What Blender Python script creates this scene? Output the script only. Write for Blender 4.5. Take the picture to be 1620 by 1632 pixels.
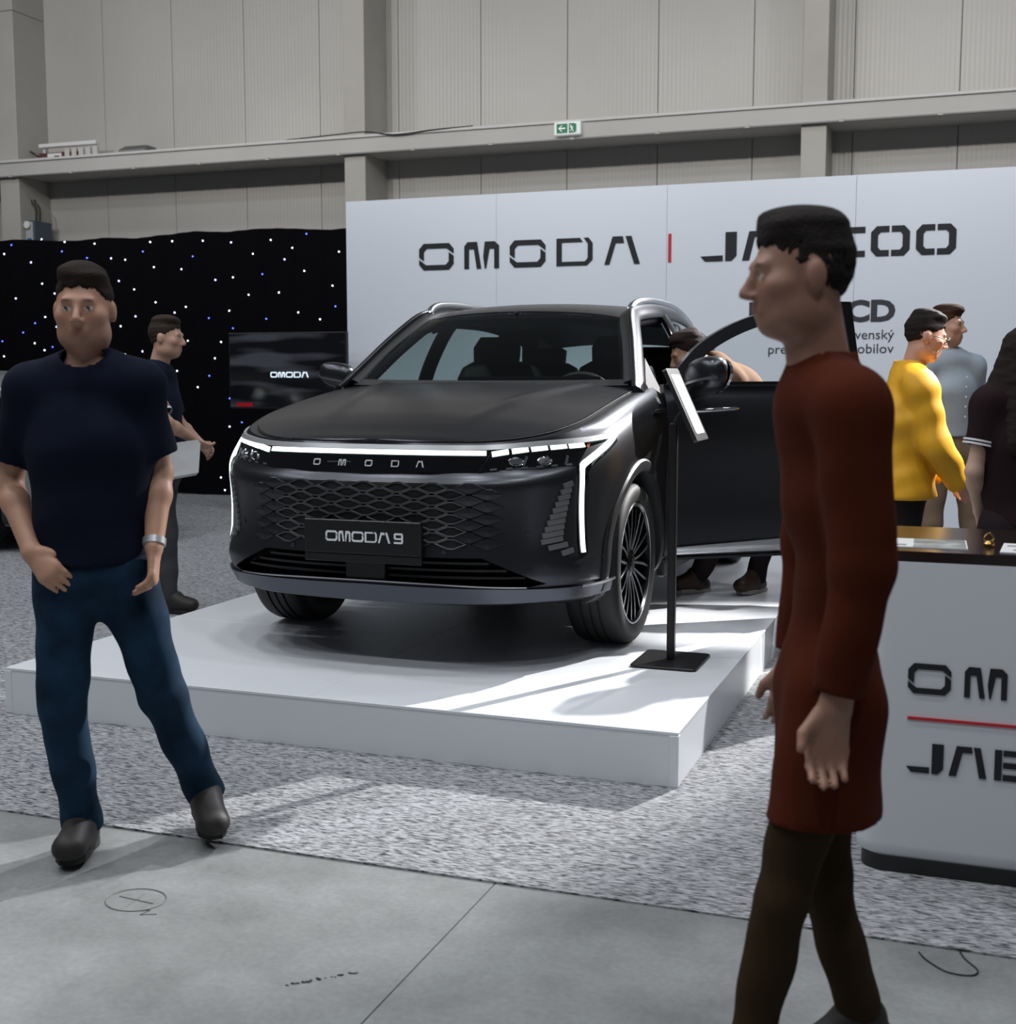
import bpy, math, random
import numpy as np
from mathutils import Vector, Matrix

for o in list(bpy.data.objects):
    bpy.data.objects.remove(o, do_unlink=True)
scene = bpy.context.scene
COL = scene.collection
R = math.radians
rnd = random.Random(7)

# ---------------------------------------------------------------- camera
CAM_YAW, CAM_PITCH, CAM_H, FOC = R(20.2), math.atan2(216, 2030), 1.45, 2030.0
cam_data = bpy.data.cameras.new('camera')
cam = bpy.data.objects.new('camera', cam_data)
COL.objects.link(cam)
cam.location = (0, 0, CAM_H)
cam.rotation_euler = (R(90) - CAM_PITCH, 0, CAM_YAW)
cam_data.sensor_fit = 'VERTICAL'
cam_data.sensor_height = 24.0
cam_data.lens = FOC / 1632.0 * 24.0
cam_data.clip_start = 0.05
cam_data.clip_end = 200
cam_data.dof.use_dof = True
cam_data.dof.focus_distance = 5.6
cam_data.dof.aperture_fstop = 3.2
scene.camera = cam

# ---------------------------------------------------------------- world, lights, exposure
world = bpy.data.worlds.new('hall_ambient')
scene.world = world
world.use_nodes = True
bg = world.node_tree.nodes['Background']
bg.inputs[0].default_value = (0.80, 0.88, 1.0, 1)
bg.inputs[1].default_value = 0.065


def area_light(name, loc, size, power, color=(1, 1, 1), target=None):
    d = bpy.data.lights.new(name, 'AREA')
    d.shape = 'RECTANGLE'
    d.size, d.size_y = size
    d.energy = power
    d.color = color
    o = bpy.data.objects.new(name, d)
    COL.objects.link(o)
    o.location = loc
    if target:
        o.rotation_euler = (Vector(target) - Vector(loc)).to_track_quat('-Z', 'Y').to_euler()
    return o


# high-bay lamps of the hall, a grid of round fittings under the roof
for gx, gy, pw in ((-9.5, -1.5, 92), (-5.8, -1.5, 92), (-2.1, -1.5, 92), (1.6, -1.5, 92), (-9.5, 2.2, 92), (-5.8, 2.2, 92), (-2.1, 2.2, 92), (1.6, 2.2, 92),
                   (-9.5, 5.6, 92), (-6.6, 5.6, 92), (-2.0, 5.0, 92), (1.6, 5.6, 92), (-10.5, 9.6, 92), (1.8, 9.6, 92)):
    lo = area_light('high_bay_lamp', (gx, gy, 9.0), (0.7, 0.7), pw, (0.93, 0.96, 1.0))
    lo.data.shape = 'DISK'


def spot_light(name, loc, target, power, angle, blend, radius, color):
    d = bpy.data.lights.new(name, 'SPOT')
    d.energy, d.spot_size, d.spot_blend, d.shadow_soft_size, d.color = power, R(angle), blend, radius, color
    o = bpy.data.objects.new(name, d)
    COL.objects.link(o)
    o.location = loc
    o.rotation_euler = (Vector(target) - Vector(loc)).to_track_quat('-Z', 'Y').to_euler()
    return o


# booth lamps on a high truss, washing the brand wall
for gx in (-4.6, -1.6, 1.4):
    spot_light('truss_lamp', (gx, 8.2, 6.6), (gx, 11.6, 1.7), 190, 78, 0.9, 0.12, (0.95, 0.97, 1.0))
# added fill spots out of view, put in to brighten the back wall
for gx in (-11.5, -8.0, -4.5, -1.0, 2.5):
    spot_light('wall_fill', (gx, 7.4, 6.3), (gx, 15.0, 5.0), 360, 78, 1.0, 0.15, (1.0, 0.96, 0.90))
# added narrow spot out of view, brightens the man in yellow beyond the flood's cone
spot_light('visitor_fill', (2.9, 8.0, 4.6), (-0.15, 6.75, 1.15), 3000, 13, 0.5, 0.05, (1.0, 0.98, 0.95))
# narrow lamp high behind the brand wall, grazing roof and bonnet of the car
spot_light('back_lamp', (0.0, 13.0, 7.2), (-2.2, 6.7, 1.6), 2600, 17, 0.4, 0.10, (0.93, 0.95, 1.0))
# bright flood lamp on a stand beside the brand wall, shining over the car towards the viewer
spot_light('flood_lamp', (1.5, 10.6, 4.3), (-1.5, 5.7, 0.9), 4600, 24, 0.5, 0.03, (1.0, 0.98, 0.97))

scene.view_settings.view_transform = 'Standard'
scene.view_settings.look = 'None'
scene.view_settings.gamma = 1.0
scene.view_settings.use_curve_mapping = False
scene.view_settings.exposure = 0.0

# ---------------------------------------------------------------- helpers: materials
MATS = {}


def mat(name, color, rough=0.5, metal=0.0, emit=None, estr=1.0, coat=0.0, spec=0.5, bump=None, var=None, sheen=0.0):
    """Principled material; bump=(scale, strength, dist); var=(scale, amount) gives a little colour noise."""
    if name in MATS:
        return MATS[name]
    m = bpy.data.materials.new(name)
    m.use_nodes = True
    nt = m.node_tree
    b = nt.nodes['Principled BSDF']
    c = (*color[:3], 1)
    b.inputs['Base Color'].default_value = c
    b.inputs['Roughness'].default_value = rough
    b.inputs['Metallic'].default_value = metal
    b.inputs['Specular IOR Level'].default_value = spec
    b.inputs['Coat Weight'].default_value = coat
    b.inputs['Coat Roughness'].default_value = 0.06
    if sheen:
        b.inputs['Sheen Weight'].default_value = sheen
    if emit:
        b.inputs['Emission Color'].default_value = (*emit, 1)
        b.inputs['Emission Strength'].default_value = estr
    if var or bump:
        tc = nt.nodes.new('ShaderNodeTexCoord')
    if var:
        n = nt.nodes.new('ShaderNodeTexNoise')
        n.inputs['Scale'].default_value = var[0]
        n.inputs['Detail'].default_value = 6
        nt.links.new(tc.outputs['Object'], n.inputs['Vector'])
        rp = nt.nodes.new('ShaderNodeValToRGB')
        a = var[1]
        rp.color_ramp.elements[0].position = 0.3
        rp.color_ramp.elements[1].position = 0.7
        rp.color_ramp.elements[0].color = (*[x * (1 - a) for x in color[:3]], 1)
        rp.color_ramp.elements[1].color = (*[min(1, x * (1 + a)) for x in color[:3]], 1)
        nt.links.new(n.outputs['Fac'], rp.inputs['Fac'])
        nt.links.new(rp.outputs['Color'], b.inputs['Base Color'])
    if bump:
        n2 = nt.nodes.new('ShaderNodeTexNoise')
        n2.inputs['Scale'].default_value = bump[0]
        n2.inputs['Detail'].default_value = 4
        nt.links.new(tc.outputs['Object'], n2.inputs['Vector'])
        bp = nt.nodes.new('ShaderNodeBump')
        bp.inputs['Strength'].default_value = bump[1]
        bp.inputs['Distance'].default_value = bump[2]
        nt.links.new(n2.outputs['Fac'], bp.inputs['Height'])
        nt.links.new(bp.outputs['Normal'], b.inputs['Normal'])
    MATS[name] = m
    return m


def glass_mat(name, tint, gloss=1.0):
    m = bpy.data.materials.new(name)
    m.use_nodes = True
    nt = m.node_tree
    nt.nodes.clear()
    out = nt.nodes.new('ShaderNodeOutputMaterial')
    tr = nt.nodes.new('ShaderNodeBsdfTransparent')
    tr.inputs[0].default_value = (*tint, 1)
    gl = nt.nodes.new('ShaderNodeBsdfGlossy')
    gl.inputs['Roughness'].default_value = 0.02
    gl.inputs[0].default_value = (gloss, gloss, gloss, 1)
    fr = nt.nodes.new('ShaderNodeFresnel')
    ge = nt.nodes.new('ShaderNodeNewGeometry')          # thin pane: the inner face mirrors like the outer one
    mr = nt.nodes.new('ShaderNodeMapRange')
    mr.inputs['To Min'].default_value = 1.45
    mr.inputs['To Max'].default_value = 1 / 1.45
    nt.links.new(ge.outputs['Backfacing'], mr.inputs['Value'])
    nt.links.new(mr.outputs['Result'], fr.inputs[0])
    mx = nt.nodes.new('ShaderNodeMixShader')
    nt.links.new(fr.outputs[0], mx.inputs[0])
    nt.links.new(tr.outputs[0], mx.inputs[1])
    nt.links.new(gl.outputs[0], mx.inputs[2])
    nt.links.new(mx.outputs[0], out.inputs[0])
    return m


def attr_mat(name, rough=0.55, sss=0.0):
    m = bpy.data.materials.new(name)
    m.use_nodes = True
    nt = m.node_tree
    b = nt.nodes['Principled BSDF']
    a = nt.nodes.new('ShaderNodeAttribute')
    a.attribute_name = 'Col'
    nt.links.new(a.outputs['Color'], b.inputs['Base Color'])
    b.inputs['Roughness'].default_value = rough
    return m


# ---------------------------------------------------------------- helpers: geometry
class MB:
    """collects geometry of ONE part and links it as one mesh object"""
    def __init__(self):
        self.v, self.f = [], []

    def add(self, v, f):
        n = len(self.v)
        self.v += [tuple(map(float, p)) for p in v]
        self.f += [tuple(i + n for i in q) for q in f]
        return self

    def box(self, a, b, ch=0.0):
        x0, y0, z0 = a
        x1, y1, z1 = b
        if ch <= 0:
            v = [(x0, y0, z0), (x1, y0, z0), (x1, y1, z0), (x0, y1, z0), (x0, y0, z1), (x1, y0, z1), (x1, y1, z1), (x0, y1, z1)]
            return self.add(v, [(0, 3, 2, 1), (4, 5, 6, 7), (0, 1, 5, 4), (1, 2, 6, 5), (2, 3, 7, 6), (3, 0, 4, 7)])
        rings = []
        for z, k in ((z0, ch), (z0 + ch, 0), (z1 - ch, 0), (z1, ch)):
            c = ch
            rings.append([(x0 + c + k * 0, y0 + k, z), (x1 - c, y0 + k, z), (x1 - k, y0 + c, z), (x1 - k, y1 - c, z), (x1 - c, y1 - k, z), (x0 + c, y1 - k, z), (x0 + k, y1 - c, z), (x0 + k, y0 + c, z)])
        return self.loft(rings, True, True)

    def loft(self, rings, closed=True, caps=True):
        n = len(rings[0])
        v = [p for r in rings for p in r]
        f = []
        m = n if closed else n - 1
        for i in range(len(rings) - 1):
            for j in range(m):
                k = (j + 1) % n
                f.append((i * n + j, i * n + k, (i + 1) * n + k, (i + 1) * n + j))
        if caps and closed:
            f.append(tuple(range(n))[::-1])
            f.append(tuple((len(rings) - 1) * n + j for j in range(n)))
        return self.add(v, f)

    def prism(self, poly, fn0, fn1):
        """polygon given in 2D, mapped by fn0 (back face) and fn1 (front face)"""
        n = len(poly)
        v = [fn0(*p) for p in poly] + [fn1(*p) for p in poly]
        f = [tuple(range(n))[::-1], tuple(range(n, 2 * n))]
        f += [(i, (i + 1) % n, n + (i + 1) % n, n + i) for i in range(n)]
        return self.add(v, f)

    def tube(self, pts, r, n=8, caps=True, flat=None):
        """tube along pts; r scalar or list; flat=(dirvec, factor) squeezes the section"""
        pts = [np.array(p, float) for p in pts]
        rs = r if hasattr(r, '__len__') else [r] * len(pts)
        rings = []
        up = np.array((0.03, 0.05, 1.0))
        pu = None
        for i, p in enumerate(pts):
            t = pts[min(i + 1, len(pts) - 1)] - pts[max(i - 1, 0)]
            t = t / (np.linalg.norm(t) + 1e-9)
            if pu is None:
                a = np.array(flat[0], float) if flat else (up if abs(t[2]) < 0.9 else np.array((1, 0.02, 0.)))
            else:
                a = pu
            u = a - t * (a @ t)
            u /= np.linalg.norm(u) + 1e-9
            pu = u
            w = np.cross(t, u)
            fk = flat[1] if flat else 1.0
            rings.append([tuple(p + rs[i] * (math.cos(2 * math.pi * k / n) * u * fk + math.sin(2 * math.pi * k / n) * w)) for k in range(n)])
        return self.loft(rings, True, caps)

    def lathe(self, prof, n=32, axis='z', c=(0, 0, 0), closed=False):
        """prof = [(radius, height)]"""
        rings = []
        for r, h in prof:
            ring = []
            for k in range(n):
                a = 2 * math.pi * k / n
                if axis == 'z':
                    p = (c[0] + r * math.cos(a), c[1] + r * math.sin(a), c[2] + h)
                elif axis == 'x':
                    p = (c[0] + h, c[1] + r * math.cos(a), c[2] + r * math.sin(a))
                else:
                    p = (c[0] + r * math.cos(a), c[1] + h, c[2] + r * math.sin(a))
                ring.append(p)
            rings.append(ring)
        if closed:
            rings.append(rings[0])
        return self.loft(rings, True, not closed)

    def grid(self, fn, nu, nv):
        v = [fn(i / nu, j / nv) for i in range(nu + 1) for j in range(nv + 1)]
        f = []
        for i in range(nu):
            for j in range(nv):
                a = i * (nv + 1) + j
                f.append((a, a + nv + 1, a + nv + 2, a + 1))
        return self.add(v, f)

    def shell(self, fn, nu, nv, th):
        """grid surface fn(u,v,off) given a thickness th (off 0 -> th)"""
        n0 = len(self.v)
        A = [fn(i / nu, j / nv, 0.0) for i in range(nu + 1) for j in range(nv + 1)]
        B = [fn(i / nu, j / nv, th) for i in range(nu + 1) for j in range(nv + 1)]
        N = len(A)
        f = []
        W = nv + 1
        for i in range(nu):
            for j in range(nv):
                a = i * W + j
                f.append((a, a + 1, a + W + 1, a + W))
                f.append((N + a, N + a + W, N + a + W + 1, N + a + 1))
        for i in range(nu):
            for j in (0, nv):
                a = i * W + j
                q = (a, a + W, N + a + W, N + a)
                f.append(q if j == 0 else q[::-1])
        for j in range(nv):
            for i in (0, nu):
                a = i * W + j
                q = (a, N + a, N + a + 1, a + 1)
                f.append(q if i == 0 else q[::-1])
        return self.add(A + B, f)

    def mesh(self, name):
        me = bpy.data.meshes.new(name)
        me.from_pydata(self.v, [], self.f)
        me.validate()
        me.update()
        return me

    def build(self, name, material, parent=None, smooth=None, fix=True):
        me = self.mesh(name)
        if fix:
            fix_normals(me)
        return link(name, me, material, parent, smooth)


def fix_normals(me):
    import bmesh
    bm = bmesh.new()
    bm.from_mesh(me)
    bmesh.ops.recalc_face_normals(bm, faces=bm.faces)
    bm.to_mesh(me)
    bm.free()


def link(name, me, material, parent=None, smooth=None):
    o = bpy.data.objects.new(name, me)
    COL.objects.link(o)
    if material is not None:
        me.materials.clear()
        me.materials.append(material)
    if parent is not None:
        o.parent = parent
    if smooth is not None:
        me.shade_smooth()
        if smooth < 179:
            me.set_sharp_from_angle(angle=R(smooth))
    return o


def thing(name, label, cat, loc=(0, 0, 0), rotz=0.0, group=None):
    o = bpy.data.objects.new(name, None)
    COL.objects.link(o)
    o.location = loc
    o.rotation_euler = (0, 0, rotz)
    return tag(o, label, cat, group)


def tag(o, label, cat, group=None):
    o['label'] = label
    o['category'] = cat
    if group:
        o['group'] = group
    return o


def structure(name, loc=(0, 0, 0)):
    o = bpy.data.objects.new(name, None)
    COL.objects.link(o)
    o.location = loc
    o['kind'] = 'structure'
    return o


def struct(o, label=None):
    o['kind'] = 'structure'
    if label:
        o['label'] = label
    return o


def smoothstep(a, b, x):
    t = min(1, max(0, (x - a) / (b - a)))
    return t * t * (3 - 2 * t)


def interp(x, pts):
    return float(np.interp(x, [p[0] for p in pts], [p[1] for p in pts]))


def catmull(pts, n):
    P = np.array(pts, float)
    P = np.vstack([2 * P[0] - P[1], P, 2 * P[-1] - P[-2]])
    out = []
    m = len(P) - 3
    for i in range(n):
        t = i / (n - 1) * m
        k = min(int(t), m - 1)
        s = t - k
        p0, p1, p2, p3 = P[k:k + 4]
        out.append(0.5 * ((2 * p1) + (p2 - p0) * s + (2 * p0 - 5 * p1 + 4 * p2 - p3) * s * s + (3 * p1 - p0 - 3 * p2 + p3) * s ** 3))
    return np.array(out)


# ---------------------------------------------------------------- brand letter shapes (unit height)
_OA = [(0, .48), (0, .79), (.17, 1), (1.11, 1), (1.28, .79), (1.28, .60), (1.02, .81), (.29, .81), (.18, .68), (.18, .34)]
_JO = [(.64, 1), (.2, 1), (0, .8), (0, .2), (.2, 0), (.64, 0), (.64, .2), (.34, .2), (.25, .3), (.25, .7), (.34, .8), (.64, .8)]
GLYPH = {
    'O': (1.28, [_OA, [(1.28 - x, 1 - y) for x, y in _OA]]),
    'M': (1.30, [[(0, 0), (0, .84), (.12, 1), (.48, 1), (.64, 0), (.47, 0), (.36, .73), (.18, .73), (.18, 0)],
                 [(.77, 1), (1.14, 1), (1.30, .84), (1.30, 0), (1.12, 0), (1.12, .73), (.95, .73), (.82, 0), (.77, 0), (.71, .45)]]),
    'D': (1.35, [[(0, 0), (1.14, 0), (1.35, .2), (1.35, .80), (1.20, 1), (1.02, 1), (1.12, .85), (1.17, .78), (1.17, .27), (1.07, .15), (.2, .15), (.2, .85), (.98, .85), (.88, 1), (0, 1)]]),
    'A': (1.32, [[(0, 0), (.30, 1), (.68, 1), (.73, .76), (.42, .76), (.19, 0)], [(.78, 1), (1.0, 1), (1.32, 0), (1.11, 0)]]),
    'J': (1.22, [[(0, .18), (.76, .2), (.76, 0), (.16, 0)], [(.84, 1), (1.22, 1), (1.22, .18), (1.05, 0), (.84, 0)]]),
    'a': (1.24, [[(0, 0), (.24, 1), (.74, 1), (.76, .80), (.44, .80), (.25, 0)], [(.80, 1), (1.02, 1), (1.24, 0), (1.0, 0)]]),
    'E': (1.25, [[(0, 0), (.24, 0), (.24, 1), (0, 1)]] + [[(.28, a), (1.25, a), (1.25, b), (.28, b)] for a, b in ((0, .2), (.41, .6), (.81, 1))]),
    'C': (1.25, [[(.22, 1), (.22, 0), (.15, 0), (0, .2), (0, .8), (.15, 1)]] + [[(.28, a), (1.25, a), (1.25, b), (.28, b)] for a, b in ((0, .2), (.8, 1))]),
    'o': (1.36, [_JO, [(1.36 - x, y) for x, y in _JO[::-1]]]),
    '9': (1.0, [[(0, 0), (.88, 0), (1, .12), (1, .88), (.88, 1), (.12, 1), (0, .88), (0, .5), (.12, .38), (.2, .38), (.2, .82), (.8, .82), (.8, .18), (0, .18)], [(.2, .38), (.8, .38), (.8, .55), (.2, .55)]]),
}


def glyph(ch, x, z, w, h, fn, th, name, material, parent):
    """letter as one raised mesh; fn(x, z, off) maps the sign plane into space"""
    gw, polys = GLYPH[ch]
    m = MB()
    for p in polys:
        m.prism([(x + a / gw * w, z + b * h) for a, b in p], lambda a, b: fn(a, b, 0), lambda a, b: fn(a, b, th))
    return m.build(name, material, parent)

# ================================================================ SETTING
def concrete_mat():
    m = bpy.data.materials.new('concrete')
    m.use_nodes = True
    nt = m.node_tree
    b = nt.nodes['Principled BSDF']
    b.inputs['Roughness'].default_value = 0.62
    tc = nt.nodes.new('ShaderNodeTexCoord')
    n1 = nt.nodes.new('ShaderNodeTexNoise')
    n1.inputs['Scale'].default_value = 1.3
    n1.inputs['Detail'].default_value = 9
    n1.inputs['Roughness'].default_value = 0.62
    r1 = nt.nodes.new('ShaderNodeValToRGB')
    e = r1.color_ramp.elements
    e[0].position, e[0].color = 0.36, (0.165, 0.172, 0.170, 1)
    e[1].position, e[1].color = 0.64, (0.30, 0.31, 0.31, 1)
    n2 = nt.nodes.new('ShaderNodeTexNoise')
    n2.inputs['Scale'].default_value = 55
    n2.inputs['Detail'].default_value = 8
    mx = nt.nodes.new('ShaderNodeMix')
    mx.data_type = 'RGBA'
    mx.blend_type = 'OVERLAY'
    mx.inputs['Factor'].default_value = 0.22
    for n in (n1, n2):
        nt.links.new(tc.outputs['Object'], n.inputs['Vector'])
    nt.links.new(n1.outputs['Fac'], r1.inputs['Fac'])
    nt.links.new(r1.outputs['Color'], mx.inputs[6])
    nt.links.new(n2.outputs['Fac'], mx.inputs[7])
    nt.links.new(mx.outputs[2], b.inputs['Base Color'])
    bp = nt.nodes.new('ShaderNodeBump')
    bp.inputs['Strength'].default_value = 0.15
    bp.inputs['Distance'].default_value = 0.003
    nt.links.new(n2.outputs['Fac'], bp.inputs['Height'])
    nt.links.new(bp.outputs['Normal'], b.inputs['Normal'])
    return m


def carpet_mat():
    m = bpy.data.materials.new('mottled_carpet')
    m.use_nodes = True
    nt = m.node_tree
    b = nt.nodes['Principled BSDF']
    b.inputs['Roughness'].default_value = 0.95
    b.inputs['Specular IOR Level'].default_value = 0.1
    tc = nt.nodes.new('ShaderNodeTexCoord')
    mp = nt.nodes.new('ShaderNodeMapping')
    mp.inputs['Scale'].default_value = (30, 170, 40)
    n1 = nt.nodes.new('ShaderNodeTexNoise')
    n1.inputs['Scale'].default_value = 1.0
    n1.inputs['Detail'].default_value = 3
    n1.inputs['Distortion'].default_value = 0.6
    r1 = nt.nodes.new('ShaderNodeValToRGB')
    e = r1.color_ramp.elements
    e[0].position, e[0].color = 0.36, (0.045, 0.047, 0.05, 1)
    e[1].position, e[1].color = 0.60, (0.42, 0.43, 0.445, 1)
    k = e.new(0.47)
    k.color = (0.23, 0.235, 0.245, 1)
    nt.links.new(tc.outputs['Object'], mp.inputs['Vector'])
    nt.links.new(mp.outputs['Vector'], n1.inputs['Vector'])
    nt.links.new(n1.outputs['Fac'], r1.inputs['Fac'])
    nt.links.new(r1.outputs['Color'], b.inputs['Base Color'])
    bp = nt.nodes.new('ShaderNodeBump')
    bp.inputs['Strength'].default_value = 0.5
    bp.inputs['Distance'].default_value = 0.004
    nt.links.new(n1.outputs['Fac'], bp.inputs['Height'])
    nt.links.new(bp.outputs['Normal'], b.inputs['Normal'])
    return m


def panel_mat():
    """fine vertical micro ribs of the sandwich panels"""
    m = bpy.data.materials.new('ribbed_panel')
    m.use_nodes = True
    nt = m.node_tree
    b = nt.nodes['Principled BSDF']
    b.inputs['Roughness'].default_value = 0.36
    tc = nt.nodes.new('ShaderNodeTexCoord')
    n = nt.nodes.new('ShaderNodeTexNoise')
    n.inputs['Scale'].default_value = 0.8
    n.inputs['Detail'].default_value = 5
    rp = nt.nodes.new('ShaderNodeValToRGB')
    rp.color_ramp.elements[0].color = (0.46, 0.445, 0.42, 1)
    rp.color_ramp.elements[1].color = (0.56, 0.545, 0.52, 1)
    w = nt.nodes.new('ShaderNodeTexWave')
    w.bands_direction = 'X'
    w.inputs['Scale'].default_value = 6.2
    bp = nt.nodes.new('ShaderNodeBump')
    bp.inputs['Strength'].default_value = 0.28
    bp.inputs['Distance'].default_value = 0.004
    nt.links.new(tc.outputs['Object'], n.inputs['Vector'])
    nt.links.new(tc.outputs['Object'], w.inputs['Vector'])
    nt.links.new(n.outputs['Fac'], rp.inputs['Fac'])
    nt.links.new(rp.outputs['Color'], b.inputs['Base Color'])
    nt.links.new(w.outputs['Fac'], bp.inputs['Height'])
    nt.links.new(bp.outputs['Normal'], b.inputs['Normal'])
    return m


M_CONC, M_CARPET, M_PANEL = concrete_mat(), carpet_mat(), panel_mat()
M_COLUMN = mat('painted_column', (0.50, 0.48, 0.445), 0.6, var=(1.5, 0.06))
M_BEAM = mat('painted_beam', (0.56, 0.55, 0.53), 0.55, var=(1.2, 0.05))
M_GAP = mat('dark_joint', (0.02, 0.018, 0.016), 0.9)
M_WHITE = mat('white_laminate', (0.75, 0.775, 0.81), 0.32)
M_BANNER = mat('white_print', (0.74, 0.785, 0.85), 0.5)
M_INK = mat('black_letter', (0.012, 0.014, 0.018), 0.5)
M_RED = mat('red_bar', (0.55, 0.03, 0.05), 0.5)
M_BLACK = mat('black_plastic', (0.012, 0.012, 0.013), 0.45)
M_BLACKMETAL = mat('black_metal', (0.016, 0.015, 0.016), 0.38, 0.4)
M_PAPER = mat('paper', (0.80, 0.80, 0.80), 0.6)
M_GREY = mat('grey_plastic', (0.25, 0.25, 0.25), 0.5)

# ---- floor: concrete slabs with an open joint, carpet on top
fl = structure('floor')
MB().box((-30, -6, -0.12), (30, 24, -0.02)).build('subfloor', M_GAP, fl)
JX = -1.256
for x0 in (-13.25, -9.25, -5.25, JX, 2.75, 6.75):
    x1 = x0 + 4.0
    for y0, y1 in ((-5.0, 0.2), (0.2, 5.2), (5.2, 10.2), (10.2, 15.2)):
        MB().box((x0 + 0.005, y0 + 0.005, -0.02), (x1 - 0.005, y1 - 0.005, 0.0)).build('concrete_slab', M_CONC, fl)
# pencil sketch on the concrete: a circle with a cross and a scribble
ring = [(-2.15 + 0.085 * math.cos(a), 2.845 + 0.075 * math.sin(a), 0.0012) for a in np.linspace(0, 2 * math.pi * 1.08, 40)]
sk = MB().tube(ring, 0.0013, 4)
sk.tube([(-2.21, 2.85, 0.0012), (-2.09, 2.84, 0.0012)], 0.0011, 4)
sk.tube([(-2.155, 2.89, 0.0012), (-2.147, 2.80, 0.0012)], 0.0011, 4)
sk.tube([(-2.12, 2.775, 0.0012), (-2.09, 2.79, 0.0012), (-2.07, 2.80, 0.0012), (-2.08, 2.765, 0.0012), (-2.04, 2.785, 0.0012)], 0.0011, 4)
sk.build('chalk_sketch', mat('pencil_mark', (0.16, 0.16, 0.16), 0.8), fl)
for k in range(16):
    t = k / 15
    cx, cy = -1.50 + 0.125 * t + rnd.uniform(-.004, .004), 2.555 + 0.115 * t + rnd.uniform(-.006, .006)
    n = 6
    rr = rnd.uniform(0.003, 0.010)
    poly = [(cx + rr * rnd.uniform(.5, 1.3) * math.cos(2 * math.pi * i / n), cy + 0.6 * rr * rnd.uniform(.5, 1.3) * math.sin(2 * math.pi * i / n)) for i in range(n)]
    MB().prism(poly, lambda a, b: (a, b, 0.0), lambda a, b: (a, b, 0.0012)).build('floor_chip', M_GAP, fl)
MB().box((-30, 15.0, -0.02), (30, 15.3, 0.0)).build('wall_footing', M_GAP, fl)

CY = 3.30
cm = MB()
cm.box((-16, CY, 0.0), (4.5, 11.59, 0.006))
cm.box((-16, 11.59, 0.0), (-6.01, 13.34, 0.006))
ce = cm.build('exhibition_carpet', M_CARPET)
tag(ce, 'light grey mottled exhibition carpet laid over the concrete floor', 'carpet')

# ---- back wall: sandwich panels, columns, ledge beam
YW = 15.0
wall = structure('wall_back')
MB().box((-18, YW + 0.03, 0), (6, YW + 0.2, 9.0)).build('wall_core', mat('panel_joint', (0.16, 0.15, 0.14), 0.8), wall)
PW = 1.112
xs = -5.870
k0 = -10
panels = {}
for k in range(k0, 8):
    x0 = xs + k * PW
    MB().box((x0 + 0.003, YW - 0.012, 0), (x0 + PW - 0.003, YW + 0.03, 9.0), 0.005).build('wall_panel', M_PANEL, wall)
colz = 9.0
for n, (x0, x1) in enumerate(((-12.72, -12.40), (-7.43, -7.145), (-1.905, -1.635), (3.85, 4.12))):
    c = structure('trim_%d' % (n + 1))
    c['label'] = 'pale painted steel column against the panel wall'
    MB().box((x0, 14.36, 0), (x1, YW - 0.012, 4.16), 0.006).build('column_shaft', M_COLUMN, c)
    MB().box((x0, 14.36, 4.36), (x1, YW - 0.012, 6.35), 0.006).build('column_shaft', M_COLUMN, c)
    MB().box((x0, 14.36, 6.356), (x1, YW - 0.012, colz), 0.006).build('column_shaft', M_COLUMN, c)
bm_ = structure('trim_5')
bm_['label'] = 'long pale horizontal ledge beam running along the wall'
MB().box((-18, 14.30, 4.16), (6, YW - 0.012, 4.335)).build('ledge_beam', M_BEAM, bm_)
MB().box((-18, 14.275, 4.337), (6, YW - 0.012, 4.372), 0.006).build('ledge_cap', mat('ledge_cap', (0.68, 0.68, 0.67), 0.45), bm_)
MB().box((-18, 14.292, 4.150), (6, 14.33, 4.166)).build('ledge_lip', M_GREY, bm_)
for k in range(24):
    x = -17.5 + k * 1.0
    MB().box((x, 14.284, 4.146), (x + 0.05, 14.335, 4.178)).build('ledge_clip', M_COLUMN, bm_)
cb = MB().tube(catmull([(-8.2, 14.30, 4.375), (-7.5, 14.265, 4.39), (-7.1, 14.28, 4.40), (-6.7, 14.262, 4.34), (-6.2, 14.268, 4.365), (-5.7, 14.29, 4.38)], 40), 0.008, 6).build('cable', M_BLACK, None, 60)
tag(cb, 'thin dark cable hanging along the edge of the wall ledge', 'cable')

# ---- small things on the ledge and column
ex = thing('exit_sign', 'green and white emergency exit sign with arrow and running man', 'sign', (-4.515, 14.272, 4.19))
M_EXG = mat('exit_green', (0.005, 0.16, 0.075), 0.4, emit=(0.005, 0.16, 0.075), estr=0.25)
M_EXW = mat('exit_white', (0.80, 0.85, 0.83), 0.4, emit=(0.8, 0.85, 0.83), estr=0.25)
MB().box((-0.16, -0.05, 0), (0.16, -0.002, 0.15), 0.012).build('sign_housing', M_EXW, ex)
MB().box((-0.125, -0.054, 0.022), (0.005, -0.0495, 0.128)).build('sign_panel', M_EXG, ex)
MB().box((0.022, -0.054, 0.022), (0.118, -0.0495, 0.128)).build('sign_panel', M_EXG, ex)
fx = lambda a, b: (a, -0.0535, b)
fx1 = lambda a, b: (a, -0.0565, b)
MB().prism([(-0.105, .075), (-0.06, .115), (-0.06, .1), (-0.085, .083), (-0.02, .083), (-0.02, .067), (-0.085, .067), (-0.06, .05), (-0.06, .035)], fx, fx1).build('arrow', M_EXW, ex)
run = MB()
run.prism([(.036 + .0, .106), (.046, .112), (.054, .106), (.05, .098), (.04, .098)], fx, fx1)
run.prism([(.045, .094), (.062, .094), (.068, .066), (.053, .060)], fx, fx1)
run.prism([(.055, .068), (.066, .066), (.078, .052), (.074, .034), (.066, .036), (.069, .050)], fx, fx1)
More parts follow.
